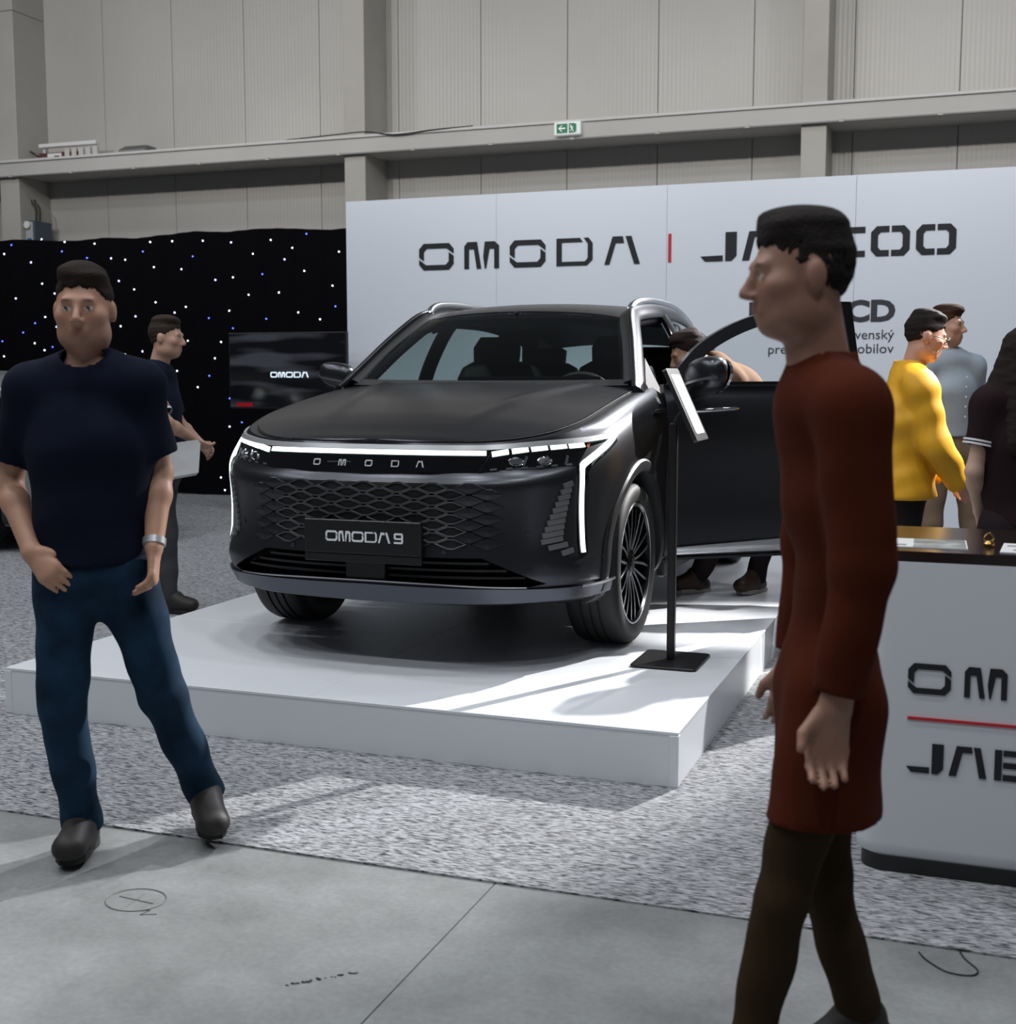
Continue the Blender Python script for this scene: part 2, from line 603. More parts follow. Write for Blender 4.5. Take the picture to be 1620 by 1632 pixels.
run.prism([(.053, .062), (.060, .060), (.048, .044), (.033, .046), (.033, .052), (.046, .051)], fx, fx1)
run.prism([(.045, .092), (.047, .086), (.034, .080), (.032, .084)], fx, fx1)
run.prism([(.062, .092), (.078, .082), (.076, .078), (.061, .086)], fx, fx1)
run.prism([(.088, .022), (.118, .022), (.118, .128), (.088, .128), (.088, .122), (.112, .122), (.112, .028), (.088, .028)], fx, fx1)
run.build('running_man', M_EXW, ex)

eb = thing('socket_strip', 'white socket and fuse strip standing on the ledge by the left column', 'power strip', (-11.75, 14.66, 4.372))
MB().box((-0.52, -0.04, 0), (0.12, 0.04, 0.13), 0.006).build('backing', mat('dark_red_brown', (0.10, 0.04, 0.035), 0.6), eb)
MB().box((-0.5, -0.06, 0.20), (0.45, 0.03, 0.25), 0.006).build('cover_rail', M_PAPER, eb)
MB().box((-0.36, -0.052, 0.01), (-0.13, -0.035, 0.115)).build('socket_plate', M_PAPER, eb)
for k in range(5):
    MB().box((-0.08 + k * 0.115, -0.05, 0.02), (0.0 + k * 0.115, 0.0, 0.17), 0.008).build('socket', mat('socket_white', (0.62, 0.60, 0.57), 0.5), eb)
MB().box((-0.24, -0.058, 0.03), (-0.16, -0.05, 0.08)).build('switch', M_BLACK, eb)
MB().tube([(-0.45, 0, 0.12), (-0.45, 0, 0.2)], 0.015).build('strut', M_PAPER, eb)
MB().tube([(0.40, 0, 0.0), (0.40, 0, 0.2)], 0.015).build('strut', M_PAPER, eb)
MB().tube(catmull([(-0.52, -0.03, 0.08), (-0.66, -0.05, 0.16), (-0.70, -0.04, 0.05), (-0.82, -0.03, 0.02)], 16), 0.012, 6).build('cord', M_BLACK, eb)

fb = thing('flood_housing', 'flat grey lamp housing lying on the ledge', 'lamp', (-10.62, 14.62, 4.372))
MB().loft([[(-0.22, -0.14, 0), (0.22, -0.14, 0), (0.22, 0.14, 0), (-0.22, 0.14, 0)], [(-0.22, -0.14, 0.07), (0.22, -0.14, 0.07), (0.22, 0.14, 0.07), (-0.22, 0.14, 0.07)], [(-0.15, -0.09, 0.12), (0.18, -0.09, 0.12), (0.18, 0.1, 0.12), (-0.15, 0.1, 0.12)]]).build('housing', mat('housing_grey', (0.13, 0.13, 0.13), 0.5), fb)
MB().box((-0.20, -0.152, 0.012), (0.20, -0.139, 0.06)).build('lamp_window', M_GREY, fb)

jb = thing('control_box', 'blue grey control box fixed to the side of the left column', 'control box', (-12.37, 14.66, 3.16))
MB().box((0, -0.20, 0), (0.12, 0.16, 0.42), 0.01).build('box_body', mat('control_blue', (0.06, 0.09, 0.12), 0.5), jb)
MB().box((-0.02, -0.215, 0.03), (0.10, -0.2, 0.40), 0.003).build('box_door', mat('control_pale', (0.42, 0.45, 0.46), 0.5), jb)
MB().lathe([(0.0, 0), (0.05, 0), (0.05, 0.03), (0.0, 0.03)], 16, 'y', (0.03, -0.25, 0.36)).build('gauge', M_PAPER, jb, 30)
MB().box((0.01, -0.222, 0.10), (0.08, -0.214, 0.18)).build('nameplate', mat('label_blue', (0.03, 0.12, 0.30), 0.5), jb)
for k, dx in enumerate((0.03, 0.09)):
    MB().tube(catmull([(dx, -0.05, 0.42), (dx, -0.05, 0.60), (dx - 0.06, -0.06, 0.68), (dx - 0.07, -0.06, 0.72)], 12), 0.014, 8).build('conduit', M_BLACK, jb, 60)

# ---- brand wall
YB = 11.6
SB = YB / 11.0


def bx_(x, z):
    return x * SB, 1.45 + (z - 1.45) * SB


bw = thing('brand_wall', 'tall white exhibition wall with black brand lettering behind the car', 'display wall', (0, YB, 0))
bt = 1.45 + (3.092 - 1.45) * SB
edges = [-5.684 * SB, -4.16 * SB, -2.582 * SB, -1.0 * SB, 0.58 * SB, 2.16 * SB, 3.74 * SB]
for a, b in zip(edges[:-1], edges[1:]):
    MB().box((a + 0.0012, 0, 0.0), (b - 0.0012, 0.10, bt), 0.0012).build('wall_board', M_BANNER, bw)
bf = lambda a, b, o: (a, -0.0005 - o, b)
# letters of the brand words: start and end along the wall
WORDS = [('O', -5.195, -4.829),
         ('M', -4.717, -4.358),
         ('O', -4.249, -3.889),
         ('D', -3.78, -3.426),
         ('A', -3.311, -2.972),
         ('J', -2.409, -2.082),
         ('a', -2.032, -1.717),
         ('E', -1.662, -1.336),
         ('C', -1.29, -0.969),
         ('o', -0.921, -0.599),
         ('o', -0.548, -0.223)]
zb0, zb1 = 1.45 + (2.43 - 1.45) * SB, 1.45 + (2.672 - 1.45) * SB
for ch, a, b in WORDS:
    glyph(ch, a, zb0, b - a, zb1 - zb0, bf, 0.006, 'letter', M_INK, bw)
MB().box((-2.708, -0.006, zb0 + 0.005), (-2.679, 0, zb1 + 0.005)).build('divider_bar', M_RED, bw)


def text_mesh(s, size, name, material, parent, loc, rot, bold=0.0, width=None, depth=0.0015, align='LEFT'):
    cu = bpy.data.curves.new(name, 'FONT')
    cu.body = s
    cu.size = size
    cu.extrude = depth
    cu.offset = bold
    cu.align_x = align
    cu.resolution_u = 3
    to = bpy.data.objects.new(name, cu)
    COL.objects.link(to)
    dg = bpy.context.evaluated_depsgraph_get()
    me = bpy.data.meshes.new_from_object(to.evaluated_get(dg))
    bpy.data.objects.remove(to, do_unlink=True)
    xs_ = [v.co.x for v in me.vertices]
    if width:
        k = width / (max(xs_) - min(xs_))
        x00 = min(xs_)
        for v in me.vertices:
            v.co.x = (v.co.x - x00) * k
    o = link(name, me, material, parent)
    o.location = loc
    o.rotation_euler = rot
    return o


M_TXT = mat('dark_letter', (0.045, 0.047, 0.055), 0.5)
zf = 1.45 + (1.908 - 1.45) * SB
text_mesh('FINAL-CD', 0.235 * SB, 'text_line', M_TXT, bw, (-1.960, -0.002, zf), (R(90), 0, 0), 0.011, -0.699 - -1.960)
zs_ = 1.45 + (1.757 - 1.45) * SB
text_mesh('Najväčší slovenský', 0.112 * SB, 'text_line', M_TXT, bw, (-1.620, -0.002, zs_), (R(90), 0, 0), 0.0, -0.704 - -1.620)
zs_ = 1.45 + (1.642 - 1.45) * SB
text_mesh('predajca automobilov', 0.112 * SB, 'text_line', M_TXT, bw, (-1.781, -0.002, zs_), (R(90), 0, 0), 0.0, -0.704 - -1.781)

# ---- black star curtain
YC = 13.4
M_CURT = mat('black_velvet', (0.004, 0.004, 0.005), 0.95, spec=0.05)
cu_ = thing('star_curtain', 'black velvet backdrop curtain dotted with tiny white and blue lights', 'curtain', (-9.4, YC, 0))


def curt(u, v, o):
    x = -5.2 + u * 8.1
    y = 0.03 * math.sin(x * 9.0 + 0.6 * math.sin(x * 2.1)) + 0.015 * math.sin(x * 23)
    z = 0.01 + v * (3.16 + 0.018 * math.sin(x * 1.7) + 0.012 * math.sin(x * 5.1))
    return (x, y + o, z)


MB().shell(curt, 220, 10, 0.012).build('curtain_cloth', M_CURT, cu_, 60)
M_LW = mat('led_white', (1, 1, 1), 0.4, emit=(0.80, 0.93, 1.0), estr=4.0)
M_LB = mat('led_blue', (0.2, 0.3, 1), 0.4, emit=(0.10, 0.14, 1.0), estr=4.0)
M_LV = mat('led_bluewhite', (0.6, 0.6, 1), 0.4, emit=(0.55, 0.6, 1.0), estr=4.0)
led_me = {}
for nm, mm, rr in (('w', M_LW, 0.0095), ('b', M_LB, 0.0090), ('v', M_LV, 0.0105)):
    m = MB().lathe([(0.001, -rr), (rr * .7, -rr * .7), (rr, 0), (rr * .7, rr * .7), (0.001, rr)], 8)
    me = m.mesh('led_' + nm)
    me.materials.append(mm)
    led_me[nm] = me
# position along the cloth, height, colour
LEDS = [(-1.87, 3.187, 'w'), (-2.29, 3.123, 'b'), (-1.464, 3.133, 'w'), (-1.054, 3.103, 'w'), (-0.198, 3.088, 'w'), (0.084, 3.093, 'w'), (0.557, 3.076, 'w'), (0.925, 3.048, 'v'), (1.466, 3.058, 'w'), (1.97, 3.105, 'b'),
        (-2.042, 2.901, 'v'), (-1.166, 2.929, 'b'), (-0.778, 2.909, 'v'), (-0.583, 2.888, 'w'), (-0.144, 2.783, 'w'), (0.226, 2.75, 'w'), (0.419, 2.894, 'b'), (0.702, 2.609, 'v'), (0.948, 2.633, 'w'), (-1.887, 2.629, 'w'),
        (-0.957, 2.683, 'v'), (-0.677, 2.629, 'v'), (-0.494, 2.525, 'w'), (-2.254, 2.446, 'v'), (-1.648, 2.497, 'v'), (-0.132, 2.356, 'w'), (0.275, 2.295, 'w'), (0.868, 2.24, 'w'), (0.092, 2.23, 'v'), (0.601, 2.154, 'b'),
        (-0.488, 2.194, 'v'), (-1.858, 2.208, 'w'), (-1.109, 2.243, 'w'), (-0.909, 2.24, 'v'), (-2.01, 2.131, 'b'), (-1.638, 2.078, 'v'), (-0.67, 2.073, 'w'), (-2.185, 2.013, 'b'), (-2.524, 1.904, 'b'), (-0.183, 1.936, 'w'),
        (0.289, 1.885, 'w'), (-0.012, 1.842, 'v'), (-0.374, 1.76, 'v'), (-1.061, 1.788, 'v'), (-1.888, 1.786, 'v'), (-1.708, 1.825, 'b'), (-2.032, 1.875, 'w'), (-2.504, 1.71, 'w'), (-0.618, 1.723, 'w'), (0.924, 2.029, 'b'),
        (0.761, 1.866, 'w'), (0.667, 1.67, 'w'), (0.105, 1.519, 'w'), (0.59, 1.458, 'b'), (0.451, 1.32, 'w'), (0.848, 1.185, 'b'), (-2.2, 1.515, 'b'), (0.839, 0.842, 'w'), (1.052, 0.898, 'b'), (0.715, 0.218, 'w'),
        (0.765, 0.065, 'w'), (0.417, 0.474, 'w'), (1.258, 2.897, 'w'), (1.647, 2.826, 'v'), (1.363, 2.659, 'b'), (1.937, 2.679, 'w'), (1.177, 2.42, 'w'), (1.571, 2.44, 'w'), (2.273, 2.504, 'w'), (1.853, 2.2, 'w'),
        (2.135, 2.115, 'w'), (2.377, 2.889, 'w'), (1.394, 2.134, 'b'), (-2.435, 3.017, 'w'), (-1.517, 3.018, 'b'), (-0.311, 2.978, 'b'), (2.31, 2.265, 'b'), (1.767, 2.953, 'w')]


for x, lz, kk in LEDS:
    u = (x + 5.2) / 8.1
    y = curt(u, 0, 0)[1] - 0.006
    o = bpy.data.objects.new('led', led_me[kk])
    COL.objects.link(o)
    o.parent = cu_
    o.location = (x, y, lz)

# ---- television on a stand, showing a dark car film
tv = thing('television', 'large flat black screen with a white brand word, standing left of the brand wall', 'television', (-6.465, 11.2, 0))
MB().box((-0.665, 0, 1.13), (0.665, 0.05, 1.885), 0.006).build('tv_case', M_BLACK, tv)


def screen_mat():
    m = bpy.data.materials.new('tv_picture')
    m.use_nodes = True
    nt = m.node_tree
    b = nt.nodes['Principled BSDF']
    b.inputs['Base Color'].default_value = (0.004, 0.004, 0.005, 1)
    b.inputs['Roughness'].default_value = 0.12
    tc = nt.nodes.new('ShaderNodeTexCoord')
    sx = nt.nodes.new('ShaderNodeSeparateXYZ')
    nt.links.new(tc.outputs['Object'], sx.inputs[0])
    w = nt.nodes.new('ShaderNodeTexNoise')
    mp = nt.nodes.new('ShaderNodeMapping')
    mp.inputs['Scale'].default_value = (0.9, 1, 6.0)
    mp.inputs['Rotation'].default_value = (0, R(8), 0)
    nt.links.new(tc.outputs['Object'], mp.inputs[0])
    nt.links.new(mp.outputs[0], w.inputs['Vector'])
    w.inputs['Scale'].default_value = 1.3
    w.inputs['Detail'].default_value = 1.0
    rp = nt.nodes.new('ShaderNodeValToRGB')
    e = rp.color_ramp.elements
    e[0].position, e[0].color = 0.50, (0.001, 0.001, 0.0015, 1)
    e[1].position, e[1].color = 0.66, (0.030, 0.033, 0.042, 1)
    nt.links.new(w.outputs['Fac'], rp.inputs['Fac'])
    nt.links.new(rp.outputs['Color'], b.inputs['Emission Color'])
    b.inputs['Emission Strength'].default_value = 1.0
    return m


MB().box((-0.652, -0.003, 1.145), (0.652, 0.0, 1.872)).build('screen', screen_mat(), tv)
M_TVW = mat('screen_white', (0.8, 0.9, 1), 0.4, emit=(0.75, 0.9, 1.0), estr=0.9)
tf = lambda a, b, o: (a, -0.0035 - o, b)
tx = -0.185
for ch, w in (('O', 0.078), ('M', 0.078), ('O', 0.078), ('D', 0.078), ('A', 0.078)):
    glyph(ch, tx, 1.44, w, 0.055, tf, 0.0015, 'letter', M_TVW, tv)
    tx += 0.088
MB().box((-0.04, 0.05, 0.05), (0.04, 0.11, 1.6), 0.005).build('stand_column', M_BLACKMETAL, tv)
MB().box((-0.4, -0.25, 0.006), (0.4, 0.35, 0.05), 0.01).build('stand_foot', M_BLACKMETAL, tv)
MB().box((-0.58, -0.004, 1.150), (-0.40, -0.0032, 1.185)).build('red_caption', mat('screen_red', (0.1, 0, 0), 0.4, emit=(0.35, 0.0, 0.01), estr=0.5), tv)

# ---- white platform under the car
PLH = 0.205
PX0, PX1, PY0, PY1 = -3.89, -0.948, 4.305, 10.6
pf = thing('platform', 'low white display platform under the dark car', 'platform', ((PX0 + PX1) / 2, PY0, 0))
hw = (PX1 - PX0) / 2
m = MB()
m.box((-hw, 0, 0.0062), (hw, PY1 - PY0, PLH - 0.006), 0.0)
m.build('plinth', M_WHITE, pf)
nb = 3
sd = [0.0, 1.22, 2.44, 3.66, 4.88, PY1 - PY0]
for a, b in zip(sd[:-1], sd[1:]):
    for x0, x1 in ((-hw - 0.003, 0.0), (0.0, hw + 0.003)):
        MB().box((x0 + 0.0008, a + 0.0008 - (0.003 if a == 0 else 0), PLH - 0.012), (x1 - 0.0008, b - 0.0008, PLH), 0.0015).build('deck_board', M_WHITE, pf)
MB().box((-hw - 0.004, -0.004, 0.006), (-hw + 0.03, 0.03, PLH - 0.012), 0.002).build('corner_strip', M_WHITE, pf)
MB().box((hw - 0.03, -0.004, 0.006), (hw + 0.004, 0.03, PLH - 0.012), 0.002).build('corner_strip', M_WHITE, pf)

# ---- black information stand
st = thing('information_stand', 'slim black information stand with tilted sign holder beside the front wheel', 'sign stand', (-1.225, 5.40, PLH))


def rrect(w, d, r, n=5):
    out = []
    for cx, cy, a0 in ((w / 2 - r, d / 2 - r, 0), (-w / 2 + r, d / 2 - r, 90), (-w / 2 + r, -d / 2 + r, 180), (w / 2 - r, -d / 2 + r, 270)):
        for k in range(n + 1):
            a = R(a0 + 90 * k / n)
            out.append((cx + r * math.cos(a), cy + r * math.sin(a)))
    return out


def slab(poly, z0, z1, c=0.0):
    m = MB()
    s = lambda k: [(x * k, y * k) for x, y in poly]
    m.loft([[(x, y, z0) for x, y in poly], [(x, y, z1 - 0.003) for x, y in poly], [(x * 0.985, y * 0.985, z1) for x, y in poly]])
    return m


slab(rrect(0.29, 0.34, 0.025), 0.0, 0.012).build('base_plate', M_BLACKMETAL, st, 30)
MB().box((-0.017, -0.017, 0.012), (0.017, 0.017, 1.045), 0.004).build('pole', M_BLACKMETAL, st)
SGM = Matrix(((0.0, -0.42, 0.907, 0.052), (1.0, 0.0, 0.0, 0.0), (0.0, 0.907, 0.42, 1.125), (0, 0, 0, 1)))


def sgn(p):
    return tuple(SGM @ Vector(p))


# sign holder: shallow tray, its face looks up and away to the right
def holder(name, x, y, z0, z1, material):
    poly = rrect(x, y, 0.012)
    m = MB()
    m.loft([[sgn((a, b, z0)) for a, b in poly], [sgn((a, b, z1)) for a, b in poly]])
    return m.build(name, material, st, 30)


holder('sign_holder', 0.235, 0.335, -0.012, 0.006, mat('holder_black', (0.02, 0.02, 0.022), 0.3))
holder('sign_sheet', 0.165, 0.275, 0.006, 0.0085, M_PAPER)
for k in range(9):
    y = 0.105 - k * 0.024
    w = (0.13, 0.15, 0.11, 0.15, 0.14, 0.10, 0.15, 0.12, 0.08)[k]
    m = MB()
    q = [(-0.07, y), (-0.07 + w * .9, y), (-0.07 + w * .9, y + 0.006), (-0.07, y + 0.006)]
    m.prism(q, lambda a, b: sgn((a, b, 0.0085)), lambda a, b: sgn((a, b, 0.009)))
    m.build('print_line', M_GREY, st)
MB().tube([(0, 0, 1.02), (0.02, 0.0, 1.07), sgn((0, -0.02, -0.01))], 0.014, 8).build('hinge_arm', M_BLACKMETAL, st, 60)

# ---- reception counter at the right
ct = thing('reception_counter', 'white rounded reception counter with black brand lettering and dark top', 'counter', (0.9, 3.77, 0))
CW, CD, CH = 2.42, 0.62, 0.925


def cpoly(w, d, r, x0=-1.20):
    return [(x + x0 + w / 2, y + d / 2) for x, y in rrect(w, d, r, 8)]


MB().loft([[(x, y, z) for x, y in cpoly(CW - 0.04, CD - 0.04, 0.07, -1.18)] for z in (0.006, 0.05)]).build('toe_kick', M_BLACK, ct, 40)
pts = cpoly(CW, CD, 0.085)
rg = []
for z, k in ((0.028, 0.035), (0.035, 0.018), (0.06, 0.004), (0.09, 0.0), (CH, 0.0)):
    rg.append([(x + (k if x < 0 else -k), y + (k if y < CD / 2 else -k), z) for x, y in pts])
MB().loft(rg).build('counter_body', M_WHITE, ct, 40)
MB().loft([[(x, y, z) for x, y in cpoly(CW + 0.02, CD + 0.02, 0.09, -1.21)] for z in (CH, CH + 0.03)]).build('counter_top', mat('dark_top', (0.022, 0.014, 0.014), 0.18), ct, 40)
cf = lambda a, b, o: (a - 0.9, -0.001 - o, b)
lw = [('O', -0.160, -0.043), ('M', -0.007, 0.106), ('O', 0.142, 0.258), ('D', 0.294, 0.412), ('A', 0.440, 0.556)]
for ch, a, b in lw:
    glyph(ch, a, 0.545, b - a, 0.088, cf, 0.003, 'letter', M_INK, ct)
MB().box((-0.158 - 0.9, -0.004, 0.467), (0.62 - 0.9, 0, 0.476)).build('divider_bar', M_RED, ct)
lw = [('J', -0.157, -0.056), ('a', -0.041, 0.061), ('E', 0.081, 0.182), ('C', 0.198, 0.300), ('o', 0.316, 0.420), ('o', 0.436, 0.540)]
for ch, a, b in lw:
    glyph(ch, a, 0.313, b - a, 0.088, cf, 0.003, 'letter', M_INK, ct)
CT = CH + 0.03


def brochure(name, label, x, y, w, d, rot, kind, z=CT, n=1):
    t = thing(name, label, 'brochure', (x, y, z), R(rot), 'brochures on the counter')
    MB().box((-w / 2, -d / 2, 0.0), (w / 2, d / 2, 0.003)).build('cover', M_PAPER, t)
    if kind == 'open':
        MB().box((0.0, -d / 2 + 0.004, 0.003), (w / 2 - 0.004, d / 2 - 0.004, 0.0036)).build('photo', mat('landscape_print', (0.30, 0.33, 0.32), 0.4, var=(14, 0.7)), t)
        MB().box((-w / 2 + 0.06, -d / 2 + 0.03, 0.003), (-w / 2 + 0.13, -d / 2 + 0.055, 0.0036)).build('print_block', M_GREY, t)
        MB().box((-w / 2 + 0.01, d / 2 - 0.03, 0.003), (-w / 2 + 0.03, d / 2 - 0.012, 0.0036)).build('print_block', M_GREY, t)
    else:
        for a, b in ((-0.05, 0.04), (0.04, 0.06), (-0.03, -0.05), (0.05, -0.02)):
            MB().box((a - 0.012, b - 0.012, 0.003), (a + 0.012, b + 0.012, 0.0036)).build('print_block', M_GREY, t)
    return t


brochure('brochure', 'open white brochure with a landscape photo on the counter top', -0.165, 3.95, 0.30, 0.20, 2, 'open')
brochure('brochure', 'white leaflet stack beside the gold clip on the counter top', 0.155, 3.92, 0.15, 0.21, -4, 'x')
brochure('brochure', 'white leaflet at the far end of the counter', 0.40, 3.95, 0.15, 0.21, 6, 'x')
gc = thing('gold_clip', 'small gold paper clip holder on the dark counter top', 'clip', (0.045, 3.93, CT))
MB().lathe([(0.0, 0), (0.014, 0), (0.016, 0.012), (0.010, 0.02), (0.0, 0.022)], 14, 'z').build('clip_base', mat('gold', (0.55, 0.33, 0.10), 0.25, 1.0), gc, 40)
MB().tube(catmull([(-0.008, 0, 0.016), (-0.014, 0.004, 0.03), (0, 0.008, 0.042), (0.012, 0.004, 0.03), (0.006, 0, 0.018)], 16), 0.003, 6).build('clip_loop', MATS['gold'], gc, 60)

wr = MB().tube(catmull([(0.005, 3.30, 0.004), (0.02, 3.255, 0.003), (0.05, 3.20, 0.003), (0.035, 3.165, 0.003), (-0.02, 3.165, 0.003), (-0.07, 3.215, 0.003), (-0.09, 3.255, 0.003)], 40), 0.002, 6).build('loose_wire', M_BLACK, None, 60)
tag(wr, 'thin black wire curling on the concrete in front of the counter', 'wire')

# ================================================================ THE CAR: shape functions (x to its left, y rearward, z up)
_PLAN = catmull([(0, -.957), (.15, -.954), (.30, -.943), (.45, -.916), (.57, -.873), (.68, -.81), (.775, -.725), (.85, -.63), (.905, -.51), (.938, -.39),
                 (.953, -.25), (.958, 0), (.958, .6), (.958, 1.4), (.958, 2.2), (.958, 2.8), (.953, 3.1), (.94, 3.35), (.905, 3.55), (.82, 3.70), (.66, 3.79), (.4, 3.83), (.2, 3.838), (0, 3.84)], 600)
_PLAN[0, 0] = 0.0
_PLAN[-1, 0] = 0.0
_ARC = np.concatenate([[0], np.cumsum(np.linalg.norm(np.diff(_PLAN, axis=0), axis=1))])
SL = float(_ARC[-1])


def plan(s):
    x, y = np.interp(s, _ARC, _PLAN[:, 0]), np.interp(s, _ARC, _PLAN[:, 1])
    e = 0.02
    a, b = max(0, s - e), min(SL, s + e)
    tx, ty = np.interp(b, _ARC, _PLAN[:, 0]) - np.interp(a, _ARC, _PLAN[:, 0]), np.interp(b, _ARC, _PLAN[:, 1]) - np.interp(a, _ARC, _PLAN[:, 1])
    if s < 1e-6:
        return x, y, 0.0, -1.0
    if s > SL - 1e-6:
        return x, y, 0.0, 1.0
    L = math.hypot(tx, ty)
    return x, y, ty / L, -tx / L


_ZT = catmull([(-1.0, .962), (-.8, .980), (-.5, 1.030), (-.2, 1.082), (.1, 1.128), (.4, 1.168), (.6, 1.19), (.9, 1.20), (2.0, 1.205), (2.8, 1.21), (3.4, 1.20), (3.84, 1.12)], 200)


def ztop(y):
    return float(np.interp(y, _ZT[:, 0], _ZT[:, 1]))


_T = [0, .06, .12, .2, .28, .38, .48, .58, .68, .76, .83, .9, .95, 1.0]
_FR = catmull(list(zip(_T, [.283, .288, .300, .335, .39, .45, .53, .62, .70, .765, .808, .842, .91, .968], [.14, .07, .03, .004, -.006, -.004, .004, .010, .008, .001, .004, .036, .060, .085])), 160)
_SD = catmull(list(zip(_T, [0, .05, .11, .19, .28, .40, .52, .62, .72, .80, .87, .93, .97, 1.0], [.085, .04, .022, .014, .012, .015, .012, .005, 0, .003, .013, .033, .062, .105])), 160)


def surf(s, t, off=0.0):
    x, y, nx, ny = plan(s)
    wf = 1 - smoothstep(-.80, -.30, y)
    zf, df = np.interp(t, _FR[:, 0], _FR[:, 1]), np.interp(t, _FR[:, 0], _FR[:, 2])
    g, ds = np.interp(t, _SD[:, 0], _SD[:, 1]), np.interp(t, _SD[:, 0], _SD[:, 2])
    z = wf * (zf + (ztop(y) - .968) * smoothstep(.5, 1.0, t)) + (1 - wf) * (.245 + (ztop(y) - .245) * g)
    d = wf * df + (1 - wf) * ds - off
    d -= .020 * math.exp(-((s - .86) / .20) ** 2 - ((z - .445) / .055) ** 2)
    xx = x - nx * d
    return np.array((max(xx, 0.0) if s < 1 else xx, y - ny * d, z))


def fz(s, z, off=0.0):
    """point on the shell at arc position s and height z"""
    lo, hi = 0.0, 1.0
    for _ in range(22):
        m = (lo + hi) / 2
        if surf(s, m)[2] < z:
            lo = m
        else:
            hi = m
    return surf(s, (lo + hi) / 2, off)


def fxz(x, z, off=0.0):
    """point on the front shell at lateral position x (signed) and height z"""
    sg = 1 if x >= 0 else -1
    lo, hi = 0.0, 1.75
    for _ in range(22):
        m = (lo + hi) / 2
        if fz(m, z)[0] < abs(x):
            lo = m
        else:
            hi = m
    p = fz((lo + hi) / 2, z, off)
    return np.array((sg * (abs(x) if off == 0 else p[0]), p[1], p[2]))


_E = np.array([surf(s, 1.0) for s in np.linspace(0, SL, 300)])


def xedge(y):
    return float(np.interp(y, _E[:, 1], _E[:, 0]))


_CR = catmull([(-.9, 0), (-.8, .026), (-.6, .055), (-.3, .064), (.1, .056), (.42, .040), (.5, .03)], 60)


def top(x, y, off=0.0):
    """hood surface, then the sunken tub of the cabin"""
    xe = max(xedge(y), 1e-4)
    q = min(1.0, abs(x) / xe)
    ze = float(np.interp(y, _E[:, 1], _E[:, 2]))
    hood = float(np.interp(y, _CR[:, 0], _CR[:, 1])) * (1 - q ** 2.2)
    xr = np.interp(y, [-.8, .45], [.30, .56])
    amp = 0.015 * smoothstep(-.75, -.1, y)
    hood += amp * math.exp(-((abs(x) - xr) / .045) ** 2)
    w = smoothstep(.50, .78, y) * (1 - smoothstep(3.0, 3.35, y))
    tub = -.34 * (1 - q ** 10)
    return np.array((x, y, ze + (1 - w) * hood + w * tub + off))

# ================================================================ THE CAR: parts
M_PAINT = mat('satin_dark_paint', (0.072, 0.074, 0.083), 0.30, 0.92)
M_CLAD = mat('dark_cladding', (0.020, 0.021, 0.023), 0.42)
M_GLOSS = mat('piano_black', (0.004, 0.004, 0.005), 0.07, spec=0.6)
M_VOID = mat('intake_black', (0.003, 0.003, 0.003), 0.7)
M_SILVER = mat('satin_silver', (0.55, 0.56, 0.58), 0.28, 1.0)
M_CHROME = mat('chrome', (0.75, 0.76, 0.78), 0.10, 1.0)
M_LIP = mat('bumper_lip', (0.075, 0.08, 0.098), 0.36, 0.85)
M_DRL = mat('daylight_led', (1, 1, 1), 0.3, emit=(0.82, 0.97, 0.95), estr=2.0)
M_TRIM = mat('sheen_trim', (0.50, 0.51, 0.52), 0.32, 0.5)  # paleness puts the light reflected from above into the colour
M_TYRE = mat('rubber', (0.012, 0.012, 0.012), 0.62, bump=(60, 0.2, 0.002))
M_RIM = mat('dark_rim', (0.035, 0.036, 0.04), 0.25, 0.9)
M_CABIN = mat('cabin_black', (0.010, 0.010, 0.011), 0.6)
M_LEATHER = mat('dark_leather', (0.014, 0.013, 0.013), 0.5)
M_WSGLASS = glass_mat('windscreen_glass', (0.84, 0.88, 0.87))
M_SIDEGLASS = glass_mat('side_glass', (0.80, 0.87, 0.87))
M_DOORGLASS = glass_mat('door_glass', (0.95, 0.96, 0.96))
M_LAMPGLASS = glass_mat('lamp_glass', (0.92, 0.94, 0.94))

car = thing('suv_car', 'dark satin grey suv with light bar and open front door on white platform', 'car', (-2.41, 5.75, PLH))


def boolean_cut(ob, cutter_mb):
    me = cutter_mb.mesh('cutter')
    fix_normals(me)
    c = bpy.data.objects.new('cutter', me)
    COL.objects.link(c)
    c.parent = ob.parent
    bpy.context.view_layer.update()
    md = ob.modifiers.new('cut', 'BOOLEAN')
    md.object = c
    md.operation = 'DIFFERENCE'
    md.solver = 'EXACT'
    dg = bpy.context.evaluated_depsgraph_get()
    new = bpy.data.meshes.new_from_object(ob.evaluated_get(dg))
    ob.modifiers.clear()
    old = ob.data
    ob.data = new
    bpy.data.meshes.remove(old)
    bpy.data.objects.remove(c, do_unlink=True)


